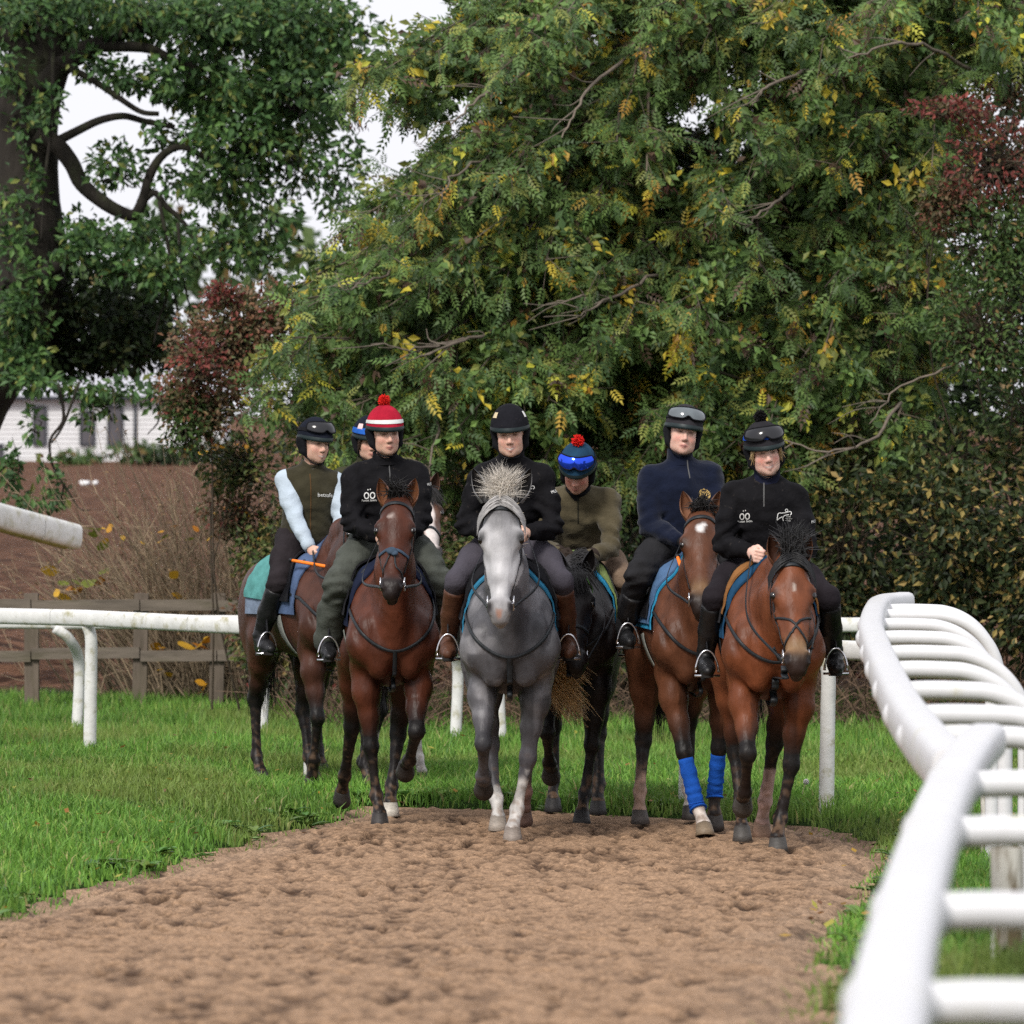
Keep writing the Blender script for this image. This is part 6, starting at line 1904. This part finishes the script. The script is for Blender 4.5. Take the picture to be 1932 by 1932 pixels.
sp0 = at(476, 1550, gd(1550, 25, 40)); z0 = float(ground_z(np.array(sp0[0]), np.array(sp0[1])))
root = empty('dry_stalk', (sp0[0], sp0[1], z0), 0, 'pale broken grass stalk arching over the verge', 'stalk')
q = lambda x, y: at(x, y, sp0[1]) - np.array(root.location)
g = G(); g.tube(spline([q(458, 1560), q(478, 1532), q(505, 1525), q(517, 1530)], 14), np.linspace(.006, .004, 14), 6); g.build('stalk', M_STALK, root)
g = G(); g.tube(spline([q(466, 1545), q(475, 1520), q(488, 1502)], 10), np.linspace(.006, .003, 10), 6); g.build('stalk', M_STALK, root)
sp1 = at(170, 913, 160.)
g = G(); rn = random.Random(4)
for k in range(6): g.ellipsoid((rn.uniform(-.25, .25), rn.uniform(-.1, .1), .06 + rn.uniform(-.03, .03)), (rn.uniform(.06, .11), .08, .06), 10, 7)
V, fs, _ = g.data(); o = mk('plastic_scrap', V, fs, M('white_plastic_sheet', (.75, .75, .75), rough=.5), None, label='small white scrap lying on the ploughed field', cat='litter')
d_ = gd(917, 60, 200); pz = at(170, 917, d_); o.location = (pz[0], d_, float(gz(d_)) + .02)
# ------------------------------------------------------------------ the string of horses and their riders
def hz_(x, y): return float(np.where(outside(np.array(x), np.array(y)) > 0, ground_z(np.array(x), np.array(y)), gz(y)))
BLUE = ('blue', (.03, .16, .27)); NAVY = ('navy', (.012, .016, .035)); DENIM = ('denim', (.07, .105, .19)); TEAL = ('teal', (.11, .30, .27)); SLATE = ('slate', (.16, .20, .27)); BLACKC = ('black', (.012, .012, .014)); LIME = ('lime', (.17, .45, .08)); BRIGHT = ('bright_blue', (.03, .24, .42)); TAN = ('tan', (.22, .10, .035)); RBLUE = ('bandage_blue', (.012, .075, .36))
M_LENS = M('goggle_lens_dark', (.012, .012, .014), rough=.14, spec=.5, vary=0)
M_LENSB = M('goggle_lens_mirror_blue', (.03, .09, .75), rough=.1, metal=.75, vary=.2, vscale=8)
SOFT = cloth_mat('black_softshell', (.0075, .0072, .0085), vary=.35, bump=.006, bscale=40, rough=.75, spec=.06, second=(.035, .030, .027), s_scale=22, s_lo=.62, s_hi=.72)
FLEECE = cloth_mat('navy_fleece', (.006, .009, .022), sheen=.12)
OLIVE = cloth_mat('olive_fleece', (.075, .062, .036), sheen=.12)
GILET = cloth_mat('brown_olive_fleece', (.034, .030, .017), sheen=.12)
JUMP = cloth_mat('pale_blue_knit', (.42, .49, .56), vary=.12)
HS = []
def add(hspec, rspec):
    for q in ('feet', 'hands'):
        pass
    hspec['Z'] = hz_(hspec['X'], hspec['Y'])
    hspec['feet'] = rspec['feet']; hspec['hands'] = [list(np.array(h) + np.array([0, -.05, -.01])) for h in rspec['hands']]
    build_horse(hspec)
    rspec.setdefault('blush', .4)
    build_rider(rspec, (hspec['X'], hspec['Y'], hspec['Z']), hspec['yaw'])

L1 = dict(sock=.45)
def leg(f, **kw):
    f.update(kw); return f
# 1 brown horse turned to the right, rider in the fleece gilet
add(dict(seed=11, X=-1.33, Y=36.15, yaw=22, label='dark brown horse with teal pad and its rump turned out on the grass', poll=(0, -.92, 1.88), pitch=40, hyaw=-8, coat=(.062, .024, .015), mott=.3,
         legs=[fore_leg(-1, 14, -14, -20, False), fore_leg(1, 26, -2, 30), hind_leg(-1, -34, 4, 36), hind_leg(1, -12, 20, 38)],
         cloths=[(-.36, .12, 88, .016, 'saddle_cloth', DENIM, -.02), (.02, .44, 92, .014, 'saddle_cloth', SLATE, .02), (.06, .42, 72, .032, 'pad', ('teal', (.085, .25, .24)), .03)], tail_len=.85, girthm=cloth_mat('grey_girth', (.22, .23, .21))),
    dict(seed=21, label='rider in brown fleece gilet with pale blue sleeves holding an orange whip', hands=[(-.10, -.25, 1.60), (.06, -.30, 1.64)], feet=[(-.345, -.10, .93), (.345, -.10, .93)], dz=-.03, lean=4, twist=-12, roll=3, head=(4, 18, 3), smile=.5, stubble=.25,
         trousers=cloth_mat('dark_jodhpurs', (.022, .018, .020)), boots=boot_mat('black', (.011, .011, .012)), jacket=JUMP, gilet=GILET, cuff=JUMP, collar=GILET, collar_h=.045, zip=(-.05, .40, cloth_mat('zip_brown', (.08, .045, .02))), boot_top=.86,
         logos=[('betsafe', .085, .265, 1.25, M_WHITE_PRINT, 0)],
         helmet=dict(mat=cloth_mat('navy_cap', (.010, .012, .020)), goggles=(M_LENS, M_PAD), badges=[(2, 1.47, 10, .05, M_WHITE_PRINT, 'maker_badge')])))
# hidden horse behind, nose showing
add(dict(seed=12, X=-.965, Y=37.25, yaw=22, label='brown horse with a white blaze mostly hidden behind the red capped rider', poll=(0, -.98, 1.99), pitch=50, hyaw=-12, coat=(.10, .05, .033), blaze=1, mott=.2,
         legs=[leg(fore_leg(-1, 20, -30, -60, False), sock=.3), leg(fore_leg(1, 8, 4, 38), sock=.2), hind_leg(-1, -30, 4, 36), hind_leg(1, -12, 16, 38)],
         cloths=[(-.36, .30, 80, .016, 'saddle_cloth', ('royal', (.02, .045, .20)), -.02)]),
    dict(seed=22, label='half hidden rider in blue banded cap behind the man in black jacket', hands=[(-.07, -.26, 1.72), (.07, -.26, 1.72)], feet=[(-.345, -.12, 1.0), (.345, -.12, 1.0)], lean=4, twist=-10, head=(6, -2, 0),
         trousers=cloth_mat('dark_jodhpurs', (.02, .02, .022)), boots=boot_mat('black', (.011, .011, .012)), jacket=cloth_mat('dark_olive', (.04, .04, .022)), hair=(.05, .03, .02), hair_len=.1,
         helmet=dict(mat=cloth_mat('navy_cap', (.010, .016, .030)), band=(1.15, 1.40, cloth_mat('blue_band', (.02, .10, .40)), 150), badges=[(-52, 1.05, 11, .14, M('pink_badge', (.7, .5, .5)), 'badge')])))
# 2 dark bay, rider in the red cap
add(dict(seed=13, X=-.755, Y=32.98, yaw=5, label='dark bay horse with blue noseband knot under the rider in red cap', poll=(.0, -.92, 1.95), pitch=40, hyaw=-9, coat=(.075, .022, .011), mott=.35, noseband='knot', star=(-.03, .155, .022, .012, (.4, .33, .3), .7),
         ear=(.1, .1), earc=(.15, .06, .03), earin=(.16, .065, .03), forelock='flip', fore_len=.13, fore_n=110, hs=1.04,
         legs=[fore_leg(-1, 3, 1, 38, True, .07), fore_leg(1, 36, -50, -76, False, -.06), hind_leg(-1, -26, -32, -40, False, -.08), leg(hind_leg(1, -8, 18, 38, True, -.10), hoofc=(.5, .46, .4))],
         cloths=[(-.36, .30, 84, .016, 'saddle_cloth', NAVY, -.03)], rein_slack=.10, mane_n=150, mane_len=.10, girthm=cloth_mat('grey_girth', (.22, .23, .21))),
    dict(seed=23, label='rider in red cap with white band and red pompom, black jacket', hands=[(-.07, -.27, 1.72), (.08, -.27, 1.72)], feet=[(-.36, -.12, 1.0), (.37, -.12, 1.0)], lean=7, twist=4, roll=-2, head=(2, 9, -2), build=1.1, dz=.02, brow=.8,
         trousers=cloth_mat('grey_green_overtrousers', (.062, .068, .058), rough=.7), trouser_r=(.104, .088, .086, .088), trouser_wrinkle=.009, boots=boot_mat('black', (.011, .011, .012)), boot_top=.12, jacket=SOFT, wamp=.009, zip=(.26, .44, cloth_mat('zip_grey', (.10, .10, .10))), sleeve=(.078, .066, .060, .046),
         logos=[('eyes', -.115, .235, 1.1, M_WHITE_PRINT, 0), ('Pustok Stable', -.118, .205, .55, M_WHITE_PRINT, 0), ('horse', .115, .25, 1.0, M_WHITE_PRINT, 0), ('MUSTO', .225, .30, .8, M_WHITE_PRINT, 10)],
         helmet=dict(mat=cloth_mat('red_cap', (.34, .012, .030)), band=(1.22, 1.36, M('white_cap_band', (.62, .64, .62), vary=.15, vscale=30), 170), pom=cloth_mat('red_pom', (.62, .02, .016)), rim=M_DARKRIM)))
# 3 grey
add(dict(seed=14, X=-.012, Y=31.42, yaw=0, label='dapple grey horse with pale face and upright cream mane', poll=(-.045, -.95, 1.945), pitch=24, hyaw=-2, hs=1.09, coat=(.085, .083, .090), dapple=(.20, .195, .205), face=(.46, .455, .465), muzzle=(.11, .10, .10), mzf=.55, snip=(.35, .17, .11), points=(.055, .052, .058), pdark=.75, mott=.3,
         legs=[leg(fore_leg(-1, 34, -46, -74, False, .0), kneedark=1, points=1), leg(fore_leg(1, 3, 1, 38, True, -.135), sock=.55, sockc=(.58, .55, .52), hoofc=(.24, .2, .17)), leg(hind_leg(-1, -8, 20, 38, True, .07), sock=.22, sockc=(.6, .58, .55), hoofc=(.3, .26, .22)), leg(hind_leg(1, -24, -28, -30, False, -.06), sock=.1, sockc=(.3, .17, .14), hoofc=(.16, .10, .08))],
         mane=(.66, .55, .38), mane_up=True, mane_len=.11, mane_n=600, hair_w=.38, forelock='flip', forec=(.72, .67, .60), fore_n=1000, fore_len=.185, roach=(.30, .29, .285), tailc=(.72, .52, .28), tail_len=.66, tail_swing=(.40, -.2), earc=(.13, .13, .135), earin=(.012, .011, .012), noseband=None, ear=(-.2, -.1), earlen=.20, ear_out=.34, ear_w=.085, ear_f=.05,
         cloths=[(-.37, .32, 86, .016, 'saddle_cloth', BLUE, -.03), (-.34, .28, 80, .030, 'pad', BLACKC, -.03)], gw=.032),
    dict(seed=24, label='smiling rider in plain black cap on the grey horse, brown half chaps', hands=[(-.10, -.25, 1.75), (.10, -.26, 1.75)], feet=[(-.355, -.13, 1.045), (.335, -.13, 1.045)], lean=11, roll=1, head=(4, -3, -3), smile=.9, build=1.02, skin=(.62, .39, .30),
         trousers=cloth_mat('grey_leggings', (.060, .055, .068), vary=.15), trouser_r=(.088, .062, .054, .048), trouser_wrinkle=.002, boots=boot_mat('brown', (.075, .030, .016), .5), boot_top=.84, boot_r=(.064, .062, .046), jacket=SOFT, wamp=.009, zip=(.20, .44, cloth_mat('zip_grey', (.10, .10, .10))), collar_h=.07,
         logos=[('eyes', -.10, .30, .9, M_WHITE_PRINT, 0), ('horse', .10, .285, 1.0, M_WHITE_PRINT, 0), ('MUSTO', .225, .285, .8, M_WHITE_PRINT, 12)],
         helmet=dict(mat=cloth_mat('muddy_black_cap', (.010, .010, .013), second=(.20, .16, .10), s_scale=75, s_lo=.68, s_hi=.74), badges=[(2, 1.49, 14, .045, M('pale_badge', (.35, .50, .52)), 'maker_badge'), (-52, .98, 10, .13, M('cream_badge', (.55, .45, .28)), 'badge'), (66, 1.0, 6, .14, M_WHITE_PRINT, 'badge')])))
# 4 black horse behind
add(dict(seed=15, X=.375, Y=33.15, yaw=-2, label='black horse with lime green browband behind the grey', poll=(.03, -1.02, 1.53), pitch=34, hyaw=3, coat=(.0135, .0105, .0105), mott=.2, brow=cloth_mat(*LIME), earc=(.012, .01, .01),
         legs=[fore_leg(-1, 34, -46, -74, False, .02), fore_leg(1, 2, 0, 38, True, -.09), hind_leg(-1, -26, 4, 36), hind_leg(1, -10, 18, 38)], hoofc=(.03, .028, .028),
         cloths=[(-.36, .30, 86, .016, 'saddle_cloth', BRIGHT, -.03), (-.33, .24, 78, .03, 'pad', ('limeolive', (.20, .26, .09)), -.03)]),
    dict(seed=25, label='rider in olive fleece looking down, blue cap with red pompom', hands=[(-.06, -.38, 1.62), (.10, -.40, 1.60)], feet=[(-.345, -.10, 1.02), (.345, -.10, 1.02)], lean=38, hy=.17, head=(30, -6, 4), x=.03, skin=(.50, .26, .19), brow=.4, build=1.06, dz=-.06, blush=.7, stubble=.2,
         trousers=cloth_mat('tan_breeches', (.17, .12, .085)), boots=boot_mat('black', (.011, .011, .012)), jacket=OLIVE, wamp=.009, gloves=cloth_mat('brown_glove', (.03, .022, .018)), cuff=cloth_mat('brown_glove', (.03, .022, .018)), zip=(.12, .42, cloth_mat('zip_dark', (.02, .02, .015))), collar=M_PAD,
         helmet=dict(mat=cloth_mat('blue_cap', (.014, .045, .085)), goggles=(M_LENSB, M_PAD), pom=cloth_mat('red_pom', (.62, .02, .016)))))
# 5 bay with star
add(dict(seed=16, X=1.018, Y=32.05, yaw=7, label='bay horse with white star and blue bandages on its front legs', poll=(-.055, -.95, 1.87), pitch=40, hyaw=-9, coat=(.105, .040, .020), mott=.3, star=(.0, .14, .030, .034, (.75, .73, .72), 1.), noseband=None, earc=(.19, .09, .05), earin=(.20, .09, .05), mealy=(.20, .12, .06), hs=1.03,
         forelock='up', fore_len=.10, fore_n=140, ear=(.15, .15),
         legs=[leg(fore_leg(-1, 19, 8, 34, True, .15), toe=16, sock=.12, sockc=(.62, .55, .5), hoofc=(.20, .15, .10)), fore_leg(1, -10, -20, 10, False, -.02), leg(hind_leg(-1, -12, 12, 30, True, -.07), sock=.3, sockc=(.40, .26, .20), hoofc=(.06, .05, .045)), leg(hind_leg(1, -38, -4, 30), sock=.2)],
         bandages=[(0, RBLUE), (1, RBLUE)], cloths=[(-.37, .30, 84, .016, 'saddle_cloth', BRIGHT, -.03), (-.36, .20, 78, .030, 'pad', ('denim2', (.07, .13, .24)), -.03)], tail_len=.8, girthm=cloth_mat('grey_girth', (.22, .23, .21))),
    dict(seed=26, label='rider in navy fleece with gold crest and dark baggy trousers', hands=[(-.07, -.24, 1.70), (.07, -.24, 1.70)], feet=[(-.36, -.14, 1.10), (.345, -.12, 1.06)], lean=2, twist=6, roll=-3, head=(-4, -4, 8), build=1.08, dz=.0, skin=(.64, .40, .32), facew=1.06, blush=.55, smile=.2,
         trousers=cloth_mat('charcoal_trousers', (.020, .020, .022), vary=.2), trouser_r=(.098, .080, .068, .06), trouser_wrinkle=.008, boots=boot_mat('black', (.011, .011, .012)), boot_top=.62, jacket=FLEECE, gloves=cloth_mat('black_glove', (.012, .012, .014)), zip=(.34, .46, cloth_mat('zip_grey', (.10, .10, .10))), sleeve=(.080, .068, .060, .047), collar_h=.075,
         logos=[('crest', .105, .245, 1.1, M_GOLD_PRINT, 0)],
         helmet=dict(mat=cloth_mat('charcoal_cap', (.030, .028, .032)), goggles=(M('goggle_lens_grey', (.10, .12, .13), rough=.1, spec=.9, vary=.3, vscale=12), M_PAD), badges=[(2, 1.47, 4, .02, M('green_badge', (.3, .5, .2)), 'maker_badge')])))
# 6 bay at the right
add(dict(seed=17, X=1.415, Y=30.47, yaw=2, label='bright bay horse with low head, crossed noseband and windblown forelock', poll=(.055, -1.0, 1.625), pitch=33, hyaw=2, hs=1.05, coat=(.135, .042, .017), mott=.35, noseband='grackle', star=(0, .20, .008, .022, (.5, .45, .4), .6), mealy=(.30, .19, .10), ear=(.0, .1), earc=(.10, .04, .02), earin=(.035, .014, .008),
         forelock='up', fore_len=.20, fore_n=240, forec=(.030, .030, .032), roach=(.010, .010, .011), mane_len=.14,
         legs=[fore_leg(-1, 30, -38, -72, False, .0), fore_leg(1, 2, 0, 38, True, -.125), hind_leg(-1, -2, 22, 38, True, .03), leg(hind_leg(1, -24, -24, -20, False, -.09), sock=.55, sockc=(.55, .38, .34), hoofc=(.22, .14, .10))], hoofc=(.06, .055, .05),
         cloths=[(-.37, .30, 88, .016, 'saddle_cloth', ('navyteal', (.014, .055, .115)), -.03), (-.30, .05, 62, .034, 'pad', TAN, -.05), (.0, .46, 92, .013, 'saddle_cloth', SLATE, .0)], fork=True, gw=.04),
    dict(seed=27, label='laughing fair haired rider in black jacket and black cap with black pompom', hands=[(-.105, -.27, 1.645), (.06, -.30, 1.64)], feet=[(-.335, -.13, .975), (.385, -.12, .985)], lean=10, twist=-5, roll=2, dz=-.115, head=(4, 6, -8), smile=1., skin=(.70, .45, .37), blush=.75, brow=.5, build=1.04, hair=(.48, .34, .17), hair_n=170, hair_len=.085,
         trousers=cloth_mat('black_leggings', (.017, .014, .017), vary=.2), trouser_r=(.090, .066, .056, .05), trouser_wrinkle=.003, boots=boot_mat('black', (.011, .011, .012)), boot_top=.86, boot_r=(.068, .064, .048), jacket=SOFT, wamp=.008, zip=(.28, .44, cloth_mat('zip_grey', (.10, .10, .10))), collar=cloth_mat('collar_blue_black', (.012, .014, .030)),
         logos=[('eyes', -.115, .235, .95, M_WHITE_PRINT, 0), ('Pustok Stable', -.112, .207, .5, M_WHITE_PRINT, 0), ('horse', .105, .25, 1.1, M_WHITE_PRINT, 0), ('onsite', .128, .244, .36, M_WHITE_PRINT, 0), ('together', .131, .233, .36, M_WHITE_PRINT, 0), ('racing', .126, .222, .36, M_WHITE_PRINT, 0), ('MUSTO', .225, .225, .8, M_WHITE_PRINT, 10)],
         helmet=dict(mat=cloth_mat('black_cap', (.020, .019, .022)), goggles=(M_LENS, cloth_mat('blue_strap', (.012, .06, .35))), pom=cloth_mat('black_pom', (.010, .009, .010)), badges=[(-8, 1.49, 12, .045, M('pale_badge', (.35, .50, .52)), 'maker_badge'), (64, .95, 7, .13, M_WHITE_PRINT, 'badge')])))

# ------------------------------------------------------------------ whips
M_ORANGE = M('orange_grip', (.85, .20, .015), rough=.6, vary=.12, vscale=30)
def whip(label, a, b, c, d):
    """a-b orange grip, then dark shaft to c"""
    a, b, c = [np.array(q) for q in (a, b, c)]
    root = empty('riding_whip', tuple(a), 0, label, 'whip')
    g = G(); g.tube(np.linspace([0, 0, 0], b - a, 6), np.array([.010, .0115, .0115, .0115, .0115, .010]), 10); g.build('grip', d, root)
    g = G(); g.tube(spline([b - a, (b + c) / 2 - a, c - a], 10), np.linspace(.007, .004, 10), 8); g.build('shaft', M_LEATHER, root)
    g = G(); g.ellipsoid((0, 0, 0), (.016, .016, .016), 10, 8); g.build('knob', M_LEATHER, root)
whip('riding whip with orange grip laid across the dark brown horse neck', at(549, 1057, 35.75), at(628, 1071, 35.55), at(660, 1078, 35.45), M_ORANGE)
whip('riding whip with orange grip pointing down beside the star faced horse', at(1278, 1050, 31.55), at(1296, 1098, 31.30), at(1306, 1118, 31.2), M_ORANGE)
